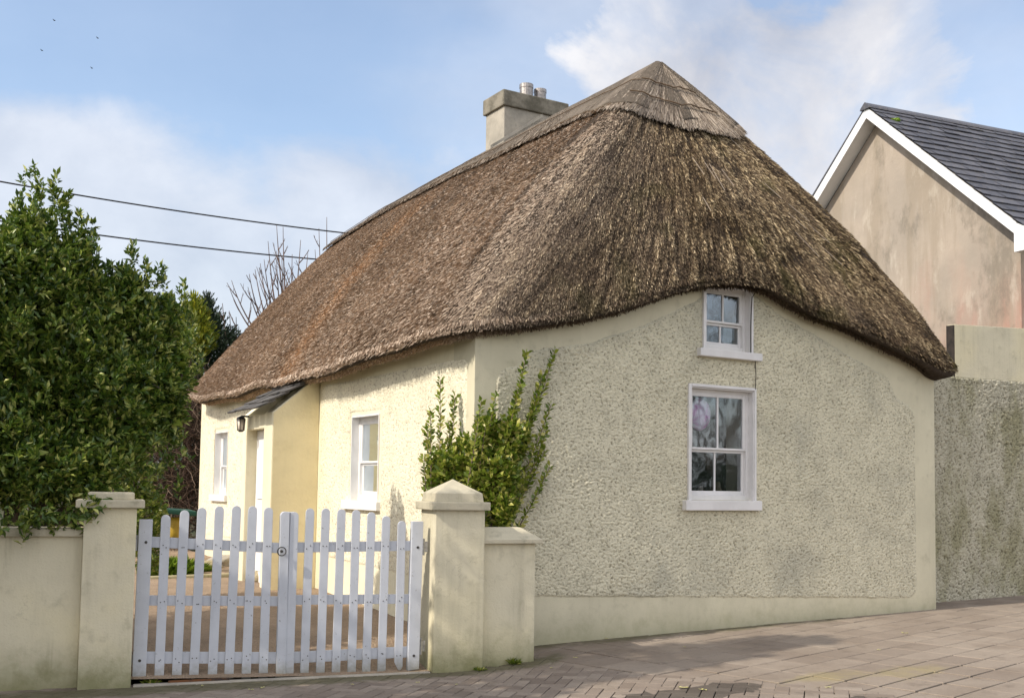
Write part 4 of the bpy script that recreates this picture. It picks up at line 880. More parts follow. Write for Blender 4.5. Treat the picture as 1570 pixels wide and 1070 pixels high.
# bargeboards, soffit and eave box
sl_len = math.hypot(hw,rise)
for sgn, nm in ((-1,'bargeboard'),(1,'bargeboard')):
    m_ = MB(); dwn = .225
    a0 = NP(0,0,zA); a1 = NP(sgn*hw,0,zE); m_.hexa([a0-ZU*dwn,a1-ZU*dwn,a1-ZU*dwn+rd*.03,a0-ZU*dwn+rd*.03],[a0-ZU*.02,a1-ZU*.02,a1-ZU*.02+rd*.03,a0-ZU*.02+rd*.03]); bb = m_.build(nm, M['fascia'], nh)
    m_ = MB(); m_.hexa([a0-ZU*(dwn-.01)+rd*.031,a1-ZU*(dwn-.01)+rd*.031,a1-ZU*(dwn-.01)+rd*.299,a0-ZU*(dwn-.01)+rd*.299],[a0-ZU*(dwn-.05)+rd*.031,a1-ZU*(dwn-.05)+rd*.031,a1-ZU*(dwn-.05)+rd*.299,a0-ZU*(dwn-.05)+rd*.299]); m_.build('soffit', M['fascia'], bb)
m_ = MB(); m_.hexa([NP(-hw-.30,-.01,zE-.50),NP(-hw+.03,-.01,zE-.50),NP(-hw+.03,.28,zE-.50),NP(-hw-.30,.28,zE-.50)],[NP(-hw-.30,-.01,zE-.20),NP(-hw+.03,-.01,zE-.02),NP(-hw+.03,.28,zE-.02),NP(-hw-.30,.28,zE-.20)]); m_.build('eave_box', M['fascia'], nh, bevel=.01)
# slates
m_ = MB(); rowsn = 18; dn = (NP(-hw-.12,0,zE-.12*rise/hw)-NP(0,0,zA)); dl = np.linalg.norm(dn); dn /= dl; nq = np.cross(dn, rd); nq = nq if nq[2]>0 else -nq
for r_ in range(rowsn):
    t0 = dl*r_/rowsn; x = -.02-(r_%2)*.17
    while x < 9.:
        w_ = .335; l_ = dl/rowsn*1.12; xa = max(x,-.03); xb = x+w_
        if xb-xa > .03:
            o0 = NP(0,xa,zA)+dn*t0+nq*.010; o1 = NP(0,xb,zA)+dn*t0+nq*.010; lift = nq*(.024+random.uniform(-.006,.008))
            m_.add([o0,o1-rd*.008,o1-rd*.008+dn*l_+lift,o0+dn*l_+lift,o0+dn*l_+lift-nq*.016,o1-rd*.008+dn*l_+lift-nq*.016],[(0,1,2,3),(3,2,5,4)])
        x += w_
m_.build('slate_roof', M['slate'], nh)
m_ = MB(); m_.hexa([NP(0,0,zA-.0),NP(0,10,zA),NP(hw+.1,10,zE-.06),NP(hw+.1,0,zE-.06)],[NP(0,0,zA+.03),NP(0,10,zA+.03),NP(hw+.1,10,zE),NP(hw+.1,0,zE)]); m_.build('rear_slope', M['slate'], nh)
m_ = MB()
for k in range(22): p = NP(0,-.04+k*.45,zA+.035); m_.prism([p+gd*-.13-ZU*.10,p+gd*-.11-ZU*.06,p+ZU*.03,p+gd*.11-ZU*.06,p+gd*.13-ZU*.10], rd*.44)
m_.build('ridge_tiles', M['slate'], nh)
ms = onP(1375,187,apx+rd*.45,rd)
def moss_tuft(name, c, r, label):
    bm = bmesh.new(); bmesh.ops.create_icosphere(bm, subdivisions=3, radius=r)
    for v in bm.verts:
        nz = float(pnoise(np.array([[v.co.x*22+c[0],v.co.y*22,v.co.z*22]]))[0]); v.co = v.co*(1+.6*nz); v.co.z *= .5; v.co += Vector(c)
    me = bpy.data.meshes.new(name); bm.to_mesh(me); bm.free(); me.materials.append(M['grass']); return link(bpy.data.objects.new(name, me), nh)
moss_tuft('moss_clump', NP(-.42,.30,zA-.36), .09, '')

# ------------------------------------------------------------------ plants
def leaves_mesh(name, pos, dirs, L_, W_, mat, parent, fold=.25, droop=.1):
    """many leaf blades: pos (n,3), dirs (n,3) unit"""
    n = len(pos); r = rng.normal(size=(n,3)); r[:,2] = np.abs(r[:,2])*1.0+.5; side = np.cross(dirs, r); side /= np.linalg.norm(side,axis=1)[:,None]; nm = np.cross(side,dirs)
    L = (L_*(.65+.6*rng.random(n)))[:,None]; Wd = (W_*(.7+.5*rng.random(n)))[:,None]
    mid = pos+dirs*L*.5; tip = pos+dirs*L-nm*L*droop
    V = np.stack([pos, mid+side*Wd*.5+nm*Wd*fold, tip, mid-side*Wd*.5+nm*Wd*fold],1).reshape(-1,3)
    i = np.arange(n)[:,None]*4; F = np.concatenate([i+np.array([[0,1,2]]), i+np.array([[0,2,3]])],1).reshape(-1,3)
    return np_mesh(name, V, F, mat, parent)
def rand_dirs(n):
    d = rng.normal(size=(n,3)); return d/np.linalg.norm(d,axis=1)[:,None]
def blob_shoots(blobs, n, shell=.35):
    """shoot tips in the outer shell of a union of ellipsoids; returns positions and outward directions"""
    vols = np.array([b[3]*b[4]+b[4]*b[5]+b[3]*b[5] for b in blobs]); cnt = rng.multinomial(n, vols/vols.sum()); P=[]; D=[]
    for b, k in zip(blobs, cnt):
        d = rand_dirs(k); r = 1-shell*rng.random(k)**1.6
        wob = 1+.30*pnoise(d*2.6+np.array(b[:3])*3)+.26*pnoise(d*6+np.array(b[:3]))
        p = np.array(b[:3])+d*np.array(b[3:6])*(r*wob)[:,None]
        nd = d/np.array(b[3:6]); nd /= np.linalg.norm(nd,axis=1)[:,None]; P.append(p); D.append(nd)
    P = np.concatenate(P); D = np.concatenate(D); keep = np.ones(len(P),bool)
    for b in blobs:                                       # drop tips buried deep inside another mass
        q = (P-np.array(b[:3]))/np.array(b[3:6]); keep &= (np.linalg.norm(q,axis=1) > .62)
    return P[keep], D[keep]
def shoot_leaves(P, D, per, slen, upb=.5, spread=.9):
    n = len(P); ax = D*.7+np.array([0,0,upb])+rng.normal(0,.35,(n,3)); ax /= np.linalg.norm(ax,axis=1)[:,None]
    pos=[]; dr=[]
    for k in range(per):
        t = (k+.5)/per; pp = P-ax*slen*(1-t)+rng.normal(0,.006,(n,3)); rr = rand_dirs(n); rr -= ax*(rr*ax).sum(1)[:,None]; rr /= np.linalg.norm(rr,axis=1)[:,None]
        d = rr*spread*(1-.45*t)+ax*(.35+.75*t); d /= np.linalg.norm(d,axis=1)[:,None]; pos.append(pp); dr.append(d)
    return np.concatenate(pos), np.concatenate(dr)
def stems_obj(name, segs, mat, parent):
    m = MB()
    for pts, r0, r1, k in segs: m.tube(pts, list(np.linspace(r0,r1,len(pts))), k, cap=False)
    return m.build(name, mat, parent, smooth=True)
def yg(x,y): return float(gz_yard(x,y))

# big evergreen behind the left wall
ty = 1.45
def tp_(px,py,Y=ty): p = onY(px,py,Y); return [float(p[0]),float(p[1]),float(p[2])]
def bl(px,py,rx,rz,Y=ty,ry=None): return tp_(px,py,Y)+[rx, ry if ry else (rx+rz)/2, rz]
tree = empty('evergreen_shrub_tree', (-3.6,ty,.1), 'big dense glossy evergreen bulging over the left wall and gate pillar', 'tree')
blobs = [bl(20,580,.90,.90), bl(130,600,.66,.66,1.3), bl(60,455,.55,.62), bl(140,495,.42,.52,1.5), bl(205,535,.36,.48,1.5), bl(228,605,.33,.38,1.3), bl(45,385,.27,.40,1.4), bl(150,660,.55,.40,1.1),bl(40,710,.9,.36,1.0),bl(190,455,.20,.27,1.5),bl(245,490,.18,.24,1.6),bl(112,408,.20,.28,1.4),bl(-120,500,.9,1.1),bl(-80,680,.9,.5,1.0),bl(120,735,.35,.22,.8),bl(0,410,.25,.32,1.4),bl(258,575,.22,.30,1.4),bl(250,640,.22,.22,1.3)]
Pq, Dq = blob_shoots(blobs, 11500, .45)
# long leading shoots breaking the outline
lead = [(47,250),(85,262),(122,318),(140,330),(205,370),(245,402),(283,430),(15,318),(100,290),(168,398),(262,452),(222,395),(60,285),(35,290),(290,470),(270,650),(255,690),(20,330),(75,345),(150,425),(185,425),(262,480),(225,430),(110,365),(5,350)]
LP = []; LD = []
for (x,y) in lead:
    c = np.array(tp_(x,y+4, ty+random.uniform(-.15,.15)))
    for k in range(12):
        t = k/12.; q = c-np.array([.05*t*random.uniform(-1,1),0,.42*t]); LP.append(q+rng.normal(0,.012+.09*t,3)); LD.append(np.array([random.uniform(-.5,.5)*.6,random.uniform(-.5,.5),.9]))
LP = np.array(LP); LD = np.array(LD)
P_all = np.concatenate([Pq,LP]); D_all = np.concatenate([Dq,LD])
# droop over pillar and wall
for (x,y,Y) in ((150,772,-.06),(140,778,-.06),(120,790,.0),(90,798,.05),(60,796,.05),(30,790,.05),(10,796,.05),(105,795,.05),(75,790,.05),(45,800,.05),(-20,795,.1)):
    c = np.array(tp_(x,y,Y-.02))
    for k in range(5): P_all = np.vstack([P_all, c+rng.normal(0,.03,3)]); D_all = np.vstack([D_all, np.array([.2,-.6,-.6])])
pos, dr = shoot_leaves(P_all, D_all, 11, .13, .5)
ip = []
for b_ in blobs: k = int(2600*b_[3]*b_[4]*b_[5])+60; ip.append(np.array(b_[:3])+rand_dirs(k)*np.array(b_[3:6])*.72*(rng.random(k)**.4)[:,None])
ip = np.concatenate(ip); n0 = len(pos); pos = np.vstack([pos, ip, ip+.02]); dr = np.vstack([dr, rand_dirs(len(ip)), rand_dirs(len(ip))])
leaves_mesh('crown', pos[:n0], dr[:n0], .070, .030, M['leaf_ever'], tree); leaves_mesh('inner_leaves', pos[n0:], dr[n0:], .13, .075, M['leaf_ever'], tree)
ctr = [np.array(b[:3]) for b in blobs]; base = np.array([-3.75,ty,yg(0,ty)])
segs = []
for k,c in enumerate(ctr):
    mid_ = base+(c-base)*.45+rng.normal(0,.08,3)*[1,1,.3]; segs.append(([base+[.05*math.sin(k),.05*math.cos(k),0], mid_, c], .045,.012,7))
    for j in range(10):
        e_ = c+rand_dirs(1)[0]*np.array(blobs[k][3:6])*.85; segs.append(([c, c+(e_-c)*.5+rng.normal(0,.04,3), e_], .012,.004,4))
stems_obj('trunk', segs, M['bark'], tree)

# variegated shrub behind the left pillar
vs_ = empty('variegated_shrub', tp_(225,860,3.4), 'small yellow-green shrub between the left pillar and the gate', 'shrub')
blobs = [bl(222,790,.22,.34,3.4),bl(205,735,.22,.26,3.4),bl(226,840,.18,.26,3.4),bl(238,775,.10,.16,3.4)]
Pq, Dq = blob_shoots(blobs, 650, .6); pos, dr = shoot_leaves(Pq,Dq,8,.09,.4); leaves_mesh('foliage', pos, dr, .06,.032, M['leaf_varieg'], vs_)
b0 = np.array(tp_(222,880,3.4)); b0[2] = yg(0,3.4); stems_obj('stems', [([b0, np.array(b[:3])],.014,.005,5) for b in blobs], M['bark'], vs_)

# golden conifer and dark conifer, farther back
def conifer(name, label, mat, c, rx, rz, n, tilt, L_, W_, seed):
    e_ = empty(name, (c[0],c[1],yg(0,c[1])), label, 'tree')
    # sprays: flat fans pointing up and out
    P=[]; D=[]
    k = n; d = rand_dirs(k); d[:,2] = d[:,2]*1.0; r = 1-.55*rng.random(k)**1.3
    prof = lambda t: np.clip(1-np.clip((t+.2)/1.2,0,1)**2,0.08,1)
    p = np.stack([d[:,0]*rx*prof(d[:,2])*r, d[:,1]*rx*prof(d[:,2])*r, d[:,2]*rz*r],1)+np.array(c)
    p += .12*np.stack([pnoise(p*2.2),pnoise(p*2.2+5),pnoise(p*2.2+9)],1)
    out_ = d*np.array([1,1,.2])+np.array([0,0,tilt])+rng.normal(0,.18,(k,3)); out_ /= np.linalg.norm(out_,axis=1)[:,None]
    pos=[]; dr=[]
    for j in range(9):
        t = j/8.; sgn = 1 if j%2 else -1; sd_ = np.cross(out_,[0,0,1.]); sd_ /= np.linalg.norm(sd_,axis=1)[:,None]
        pos.append(p+out_*(L_*2.4*t)); q = out_+sd_*sgn*.7*(1-t)+rng.normal(0,.12,(k,3)); dr.append(q/np.linalg.norm(q,axis=1)[:,None])
    leaves_mesh('crown', np.concatenate(pos), np.concatenate(dr), L_, W_, mat, e_, .1, .05)
    g = np.array([c[0],c[1],yg(0,c[1])]); stems_obj('trunk', [([g,(np.array(c)+g)/2,np.array(c)+[0,0,rz*.8]],.10,.02,8)], M['bark'], e_); return e_
conifer('dark_conifer','dark blue-green conifer with upright tips behind the thicket, left of the thatch', M['leaf_dark'], tp_(316,575,12.6), .95, 1.45, 3000, .9, .085,.028,1)
conifer('dark_conifer','dark conifer low behind the bare bramble thicket by the cottage end', M['leaf_dark'], tp_(280,690,12.2), 1.3, 1.6, 2600, .6, .095,.03,2)
conifer('golden_conifer','golden yellow conifer between the big evergreen and the dark conifer', M['leaf_gold'], tp_(293,512,11.4), .36, .58, 900, .8, .08,.028,3)

# bare bramble thicket beside the cottage end
def thicket(name, label, c, r, n, h, mat, parent=None, green=0):
    e_ = empty(name, (c[0],c[1],yg(0,c[1])), label, 'thicket'); V=[]; F=[]; m = MB()
    for k in range(n):
        a = random.random()*2*math.pi; rr = math.sqrt(random.random()); x = c[0]+r[0]*rr*math.cos(a); y = c[1]+r[1]*rr*math.sin(a); z = yg(0,y)+random.random()**.8*h
        d = np.array([random.gauss(0,1),random.gauss(0,1),random.gauss(.25,.8)]); d /= np.linalg.norm(d); pts = [np.array([x,y,z])]; L_ = random.uniform(.25,.7)
        for j in range(4): d = d+np.array([random.gauss(0,.35),random.gauss(0,.35),random.gauss(-.18,.3)]); d /= np.linalg.norm(d); pts.append(pts[-1]+d*L_/4)
        m.tube(pts, list(np.linspace(.006,.0025,5)), 3, cap=False)
    m.build('dead_stems', mat, e_); return e_
tc_ = tp_(262,700,10.4)
th_ = thicket('bramble_thicket','tangled brown leafless thicket beside the far corner of the cottage', tc_, (1.35,.8), 4200, 2.9, M['dead'])
tc2 = tp_(268,600,6.6); th2 = None
for bdef, k in ((bl(283,560,.30,.32,9.9),260),(bl(292,520,.22,.3,9.9),100)):
    Pq, Dq = blob_shoots([bdef], k, .7); pos, dr = shoot_leaves(Pq,Dq,6,.08,.4); leaves_mesh('green_leaves', pos, dr, .05,.026, M['leaf_varieg'], th_)

# leafy shrub behind the right pillar
bush = empty('leafy_shrub', (-.45,.35,.1), 'leafy green and gold shrub with tall spiky shoots behind the right gate pillar', 'shrub')
def bp(x,y,Y): p = onY(x,y,Y); return p
root = np.array([-.36,.04,.08]); Pb=[]; Db=[]; segs=[]
spires = [(808,540,.1),(851,537,.0),(675,582,.45),(698,608,.4),(660,630,.45),(655,655,.4),(712,645,.3),(738,615,.2),(760,605,.2),(800,590,.1),(832,575,.05),(845,620,-.0),(838,660,.0),(843,715,-.15),(835,690,-.1),(650,700,.4),(655,735,.35),(720,670,.2),(745,650,.2),(775,640,.1),(790,620,.1),(815,640,.05),(825,600,.0),(680,680,.35),(700,700,.3),(770,700,.0),(800,690,.0),(735,700,.2),(690,650,.3),(668,690,.35),(755,680,.1),(780,670,.1),(806,730,-.1),(790,770,-.15),(770,790,-.15),(760,740,.0),(730,740,.1),(700,740,.2),(675,735,.3)]
for (x,y,Y) in spires:
    if x > 735: Y = -.12-.10*random.random()
    else: Y = min(Y,.25)
    tip = bp(x,y,Y); basez = root+rng.normal(0,.05,3)*[1,1,0]; mid_ = basez+(tip-basez)*.55+np.array([(tip[0]-basez[0])*.15,0,0])
    pts = []; 
    for k in range(9): t = k/8; pts.append((1-t)**2*basez+2*t*(1-t)*mid_+t*t*tip)
    segs.append((pts,.010,.003,5))
    L_ = np.linalg.norm(tip-basez); nl = int(L_*.75/.013)
    for k in range(nl):
        t = 1-.75*(k/nl)*1.0; p = (1-t)**2*basez+2*t*(1-t)*mid_+t*t*tip; ax = tip-mid_; ax /= np.linalg.norm(ax)
        a = k*2.4+random.random(); s1 = np.cross(ax,[0,1.,.1]); s1 /= np.linalg.norm(s1); s2 = np.cross(ax,s1); d = s1*math.cos(a)+s2*math.sin(a); dd = d*.8+ax*.7; Pb.append(p+d*.004); Db.append(dd/np.linalg.norm(dd))
Pb = np.array(Pb); Db = np.array(Db)
blobs = []
for (x,y,Y,a_,b_,c_) in ((788,672,-.18,.17,.13,.20),(768,730,-.2,.19,.14,.26),(722,700,.05,.20,.16,.22),(690,715,.15,.17,.15,.18),(672,735,.2,.10,.12,.14),(745,665,.0,.17,.14,.18),(745,745,-.1,.17,.14,.2),(772,775,-.24,.13,.12,.18)): q_ = bp(x,y,Y); blobs.append([q_[0],q_[1],q_[2],a_,b_,c_])
Pq, Dq = blob_shoots(blobs, 1600, .8); Pq[:,1] = np.where(Pq[:,0]>.0, np.minimum(Pq[:,1],-.06), Pq[:,1]); pos, dr = shoot_leaves(Pq,Dq,7,.10,.8)
keep = ~((pos[:,0]>-.02)&(pos[:,1]>-.03)); pos, dr = pos[keep], dr[keep]
leaves_mesh('foliage', np.concatenate([Pb,pos]), np.concatenate([Db,dr]), .064,.040, M['leaf_bush'], bush, .2, .05)
stems_obj('stems', segs, M['twig'], bush)

# grass tuft, stones, green-covered yellow tub beyond the drive
def tuft(name, label, c, n, r, h, mat, cat='grass tuft'):
    a = rng.random(n)*2*np.pi; rr = np.sqrt(rng.random(n))*r; x = c[0]+rr*np.cos(a); y = c[1]+rr*np.sin(a); z = np.full(n,c[2]); d = np.stack([np.cos(a)*rr/r*.6,np.sin(a)*rr/r*.6,np.ones(n)],1)+rng.normal(0,.2,(n,3)); d /= np.linalg.norm(d,axis=1)[:,None]
    o = leaves_mesh(name, np.stack([x,y,z],1), d, h, .012 if h>.1 else .01, mat, None, .1, .5); return tag(o, label, cat)
gt = onZ(262,884,.30); tuft('grass_tuft','bright green grass tuft seen between the left pickets of the gate', (gt[0],gt[1],.28), 1500, .22, .24, M['grass'])
gt = onZ(292,880,.30); tuft('grass_tuft','smaller green grass tuft right of the bright one, behind the gate', (gt[0],gt[1]+.1,.28), 900, .18, .17, M['grass'])
def stone(c, s, label, mat='chim'):
    bm = bmesh.new(); bmesh.ops.create_icosphere(bm, subdivisions=4, radius=1)
    for v in bm.verts:
        nz = float(pnoise(np.array([[v.co.x*1.3+c[0]*3,v.co.y*1.3,v.co.z*1.3]]))[0])+.3*float(pnoise(np.array([[v.co.x*4+c[0]*3,v.co.y*4,v.co.z*4]]))[0]); v.co *= (1+.45*nz); v.co = Vector((v.co.x*s[0],v.co.y*s[1],v.co.z*s[2]))+Vector(c)
    me = bpy.data.meshes.new('stone'); bm.to_mesh(me); bm.free(); me.materials.append(M[mat]); me.polygons.foreach_set('use_smooth',[True]*len(me.polygons)); return tag(link(bpy.data.objects.new('stone', me)), label, 'stone', 'stones by the drive')
M['stone_m'] = concrete('mossy_stone',(.42,.36,.24),(.28,.26,.14),6)
c = onZ(396,892,.30); stone((c[0],c[1],.36),(.13,.11,.085),'rounded mossy stone at the foot of the porch','stone_m')
c = onZ(342,868,.34); stone((c[0],c[1],.40),(.26,.16,.10),'large flat grey stone beyond the drive, left of the porch')
c = onZ(366,880,.32); stone((c[0],c[1],.36),(.12,.1,.07),'small grey stone between the flat stone and the porch')
c = onZ(318,872,.33); stone((c[0],c[1],.37),(.2,.12,.08),'low brown stone behind the grass tufts','stone_m')
# soil kerb line beyond the gravel
a = onZ(225,890,.30); b_ = onZ(375,884,.32); m_ = MB(); m_.hexa([a+[0,0,-.1],b_+[0,0,-.1],b_+[0,.12,-.1],a+[0,.12,-.1]],[a+[0,0,.05],b_+[0,0,.05],b_+[0,.12,.05],a+[0,.12,.05]]); structure(m_.build('path_edging', M['stone_m'], None, bevel=.02))
tb = onY(268,803,6.2)
m_ = MB(); z0 = tb[2]-.22; m_.tube([(tb[0],tb[1],z0),(tb[0],tb[1],z0+.1),(tb[0],tb[1],tb[2]+.02),(tb[0],tb[1],tb[2]+.09)],[.05,.07,.085,.06],20)
tub = m_.build('garden_tub', simple('yellow_plastic',(.40,.27,.035),.5), None, smooth=True); tag(tub, 'yellow tub under a green cover, glimpsed between the left pickets', 'tub')
m_ = MB(); c = onY(268,783,6.2); m_.hexa([(c[0]-.3,c[1]-.2,c[2]-.02),(c[0]+.25,c[1]-.2,c[2]-.07),(c[0]+.25,c[1]+.2,c[2]-.06),(c[0]-.3,c[1]+.2,c[2]-.02)],[(c[0]-.3,c[1]-.2,c[2]+.04),(c[0]+.25,c[1]-.2,c[2]+.0),(c[0]+.25,c[1]+.2,c[2]+.02),(c[0]-.3,c[1]+.2,c[2]+.05)]); m_.build('cover', simple('green_sheet',(.015,.07,.05),.6), tub, bevel=.02)

# bare trees behind the cottage
def grow(m, p, d, L_, r, depth, up_=.15, spread=.45, kids=3):
    pts = [p]; dd = d.copy(); n_ = 5
    for k in range(n_): dd = dd+rng.normal(0,.07,3)+np.array([0,0,up_*.2]); dd /= np.linalg.norm(dd); pts.append(pts[-1]+dd*L_/n_)
    m.tube(pts, list(np.linspace(r,r*.55,n_+1)), 5 if r>.02 else 4, cap=False)
    if depth == 0: return
    for k in range(kids):
        t = .3+.7*(k+random.random()*.6)/kids; i = min(n_,int(t*n_)); q = pts[i]; nd = dd+rng.normal(0,spread,3)+np.array([0,0,up_]); nd /= np.linalg.norm(nd)
        grow(m, q, nd, L_*random.uniform(.5,.75), r*.55*random.uniform(.8,1.1), depth-1, up_, spread, kids)
def bare_tree(name, label, base, h, lean, r, depth, up_=.3, spread=.42, kids=3, limbs=None, mat='twig'):
    e_ = empty(name, base, label, 'tree'); m = MB(); top = np.array(base)+np.array([lean[0],lean[1],h*.35]); m.tube([np.array(base),(np.array(base)+top)/2+[.05,0,0],top],[r,r*.9,r*.8],9); m.build('trunk', M['bark'], e_)
    m = MB()
    for d, L_ in limbs: d = np.array(d,float); d /= np.linalg.norm(d); grow(m, top, d, L_, r*.20, depth, up_, spread, kids)
    m.build('branches', M[mat], e_); return e_
random.seed(11)
def uprights(name, label, tips, Y, basept, TT=3.6):
    """a tree whose long bare shoots end where the photo shows them"""
    e_ = empty(name, basept, label, 'tree'); b = np.array(basept); top = b+np.array([0,0,TT]); m = MB(); m.tube([b,b+[.03,0,TT/2],top],[.11,.09,.06],9); m.build('trunk', M['bark'], e_)
    m = MB()
    for (x,y,sub) in tips:
        tip = onY(x,y,Y+random.uniform(-.4,.4)); st0 = top+rng.normal(0,.04,3); mid_ = st0+(tip-st0)*.5+np.array([(tip[0]-st0[0])*.22,0,-.15]); pts=[(1-t)**2*st0+2*t*(1-t)*mid_+t*t*tip for t in np.linspace(0,1,12)]
        m.tube(pts, list(np.linspace(.034,.006,12)), 5, cap=False)
        for k in range(sub):
            t = .50+.42*(k+random.random())/max(1,sub); p = (1-t)**2*st0+2*t*(1-t)*mid_+t*t*tip; ax = tip-mid_; ax /= np.linalg.norm(ax); d = ax+np.array([random.choice((-1,1))*random.uniform(.35,.75),random.uniform(-.3,.3),0]); d /= np.linalg.norm(d)
            L_ = random.uniform(.3,.8)*(1.15-t)*1.7; q = [p,p+d*L_*.4,p+d*L_*.75+[0,0,L_*.08],p+d*L_+[0,0,L_*.2]]; m.tube(q,[.014,.011,.008,.005],4,cap=False)
            for j in range(2): p2 = q[1+j]; d2 = d+rng.normal(0,.5,3)+[0,0,.4]; d2 /= np.linalg.norm(d2); m.tube([p2,p2+d2*L_*.3],[.007,.004],3,cap=False)
    m.build('branches', M['twig'], e_)
bY = 15.0; bb = onY(440,620,bY)
uprights('bare_tree','bare twiggy tree rising behind the sloping far end of the thatch', [(355,430,3),(352,442,2),(382,420,3),(391,413,2),(399,404,3),(411,370,3),(424,344,4),(424,400,3),(434,348,4),(461,368,3),(472,388,2),(432,395,2),(405,398,2),(448,390,2),(380,440,2)], bY, (bb[0],bb[1],.6))
bb = onY(505,620,bY+1)
uprights('bare_tree','thin bare tree with two upright twigs close to the end of the ridge', [(489,350,2),(501,333,2),(483,383,1),(495,400,2)], bY+1, (bb[0],bb[1],.6))
bb = onY(378,640,12.5)
uprights('bare_tree','low bare sapling beside the dark conifer, left of the thatch', [(341,465,2),(352,480,2),(362,486,2),(378,505,3),(366,500,2)], 12.5, (bb[0],bb[1],.6), 2.0)
# far trees and hedge closing the view on the left
for k,(px,py,Y,rr,lbl) in enumerate(((180,640,16,1.8,'dark green tree mass far behind the big evergreen, left'),(330,650,18,1.7,'dark rounded tree far behind the cottage end'))):
    c = onY(px,py,Y); e_ = empty('distant_tree', (c[0],c[1],.5), lbl, 'tree', 'distant trees'); bb_ = [[c[0],c[1],c[2],rr,rr,rr*.9],[c[0]-1.2,c[1]+.4,c[2]-.2,rr*.8,rr*.8,rr*.8],[c[0]+.9,c[1],c[2]-.9,rr*.8,rr*.8,rr*.9]]
    Pq, Dq = blob_shoots(bb_, 2200, .5); pos, dr = shoot_leaves(Pq,Dq,6,.18,.4); leaves_mesh('crown', pos, dr, .13,.06, M['leaf_dark'], e_)
    m_ = MB(); m_.tube([(c[0],c[1],.4),(c[0],c[1],c[2])],[.15,.08],8); m_.build('trunk', M['bark'], e_)

e_ = empty('distant_tree', (-7.5,19.,.5), 'brown leafy tree far beyond the garden, mirrored in the front windows', 'tree', 'distant trees')
Pq, Dq = blob_shoots([[-7.5,19.,2.8,2.6,2.,2.6],[-4.6,18.5,2.2,2.,1.6,2.2]], 2600, .6); pos, dr = shoot_leaves(Pq,Dq,6,.18,.4); leaves_mesh('crown', pos, dr, .16,.08, M['brownleaf'], e_)
m_ = MB(); m_.tube([(-7.5,19.,.3),(-7.5,19.,2.6)],[.15,.08],8); m_.build('trunk', M['bark'], e_)
# tree out of frame on the left: its shade falls across the paving
random.seed(5)
sh = empty('street_tree', (-6.6,-1.4,0), 'leafy evergreen street tree standing outside the left edge of the view', 'tree')
m_ = MB(); m_.tube([(-6.6,-1.4,-.05),(-6.5,-1.42,1.5),(-6.3,-1.38,4.2)],[.14,.11,.08],10); m_.build('trunk', M['bark'], sh)
bb_ = [[-6.6,-1.35,3.1,1.0,.75,1.0],[-6.2,-1.42,4.6,1.0,.72,1.2],[-5.9,-1.42,6.0,.75,.58,.9],[-5.6,-1.36,7.0,.5,.36,.7],[-7.4,-1.0,2.3,1.0,.9,.8],[-6.3,-.60,2.1,.9,.7,.9],[-6.2,-.55,3.4,.9,.6,.9],[-6.2,-.25,1.3,.7,.5,.6],[-5.6,-.75,1.6,.6,.5,.7],[-6.0,-.10,2.2,.8,.42,.9],[-7.0,-.2,3.0,.8,.5,.8]]
Pq, Dq = blob_shoots(bb_, 5600, .8); pos, dr = shoot_leaves(Pq,Dq,6,.15,.4); leaves_mesh('crown', pos, dr, .15,.085, M['leaf_ever'], sh)
# bare trees across the road behind the photographer, mirrored in the gable windows
random.seed(21)
for k,(x,y) in enumerate(((24.,-24.),(30.,-29.),(31.,-38.),(40.,-34.),(45.,-47.))):
    bare_tree('roadside_tree', ['bare roadside tree reflected at the left of the gable window','bare roadside tree, second from the left of the reflected row','tall bare roadside tree in the middle of the reflected row','bare roadside tree farthest back across the road','bare roadside tree standing apart across the road'][k], (x,y,-.1), 6, (.2,.1), .20, 4, .22,.42,3, [((0,0,1),7.5),((.5,.2,1),6.5),((-.5,0,1),6.5),((.1,-.6,1),3.8),((-.2,.7,.7),3.8),((.7,-.3,.5),3.4),((-.7,.4,.5),3.4)], 'bark')

hd = empty('roadside_hedge', (33.,-33.,-.1), 'low dark hedge under the bare trees across the road, mirrored in the gable window', 'hedge')
Pq, Dq = blob_shoots([[24+k*3.2,-26-k*2.6+((k*7)%3)*.5,1.2,2.4,2.2,2.1+.4*math.sin(k*2.)] for k in range(8)], 3000, .5); pos, dr = shoot_leaves(Pq,Dq,5,.2,.4); leaves_mesh('foliage', pos, dr, .22,.11, M['leaf_dark'], hd)
# overhead wires
def wire(a, b, sag, label):
    pts = []; a = np.array(a); b = np.array(b)
    for k in range(41): t = k/40; p = a+(b-a)*t; p[2] -= sag*4*t*(1-t); pts.append(p)
    m = MB(); m.tube(pts,.016,6); tag(m.build('overhead_wire', M['wire'], None), label, 'wire', 'overhead wires')
Yw = 15.
wa, wm, wb = onY(0,278,Yw), onY(262,320,Yw), onY(560,360,Yw)
def quadwire(p3, label):
    xs_ = [p[0] for p in p3]; cz = np.polyfit(xs_, [p[2] for p in p3], 2); X = np.linspace(xs_[0]-4, xs_[-1]+2.5, 50); m = MB(); m.tube([np.array([x,Yw,np.polyval(cz,x)]) for x in X], .0165, 6); tag(m.build('overhead_wire', M['wire'], None), label, 'wire', 'overhead wires')
quadwire([onY(0,278.5,Yw),onY(262,322,Yw),onY(525,357,Yw)], 'upper of two thin black overhead wires crossing the sky behind the evergreen')
quadwire([onY(125,357,Yw),onY(300,379,Yw),onY(490,398,Yw)], 'lower of two thin black overhead wires, passing just above the bare tree')
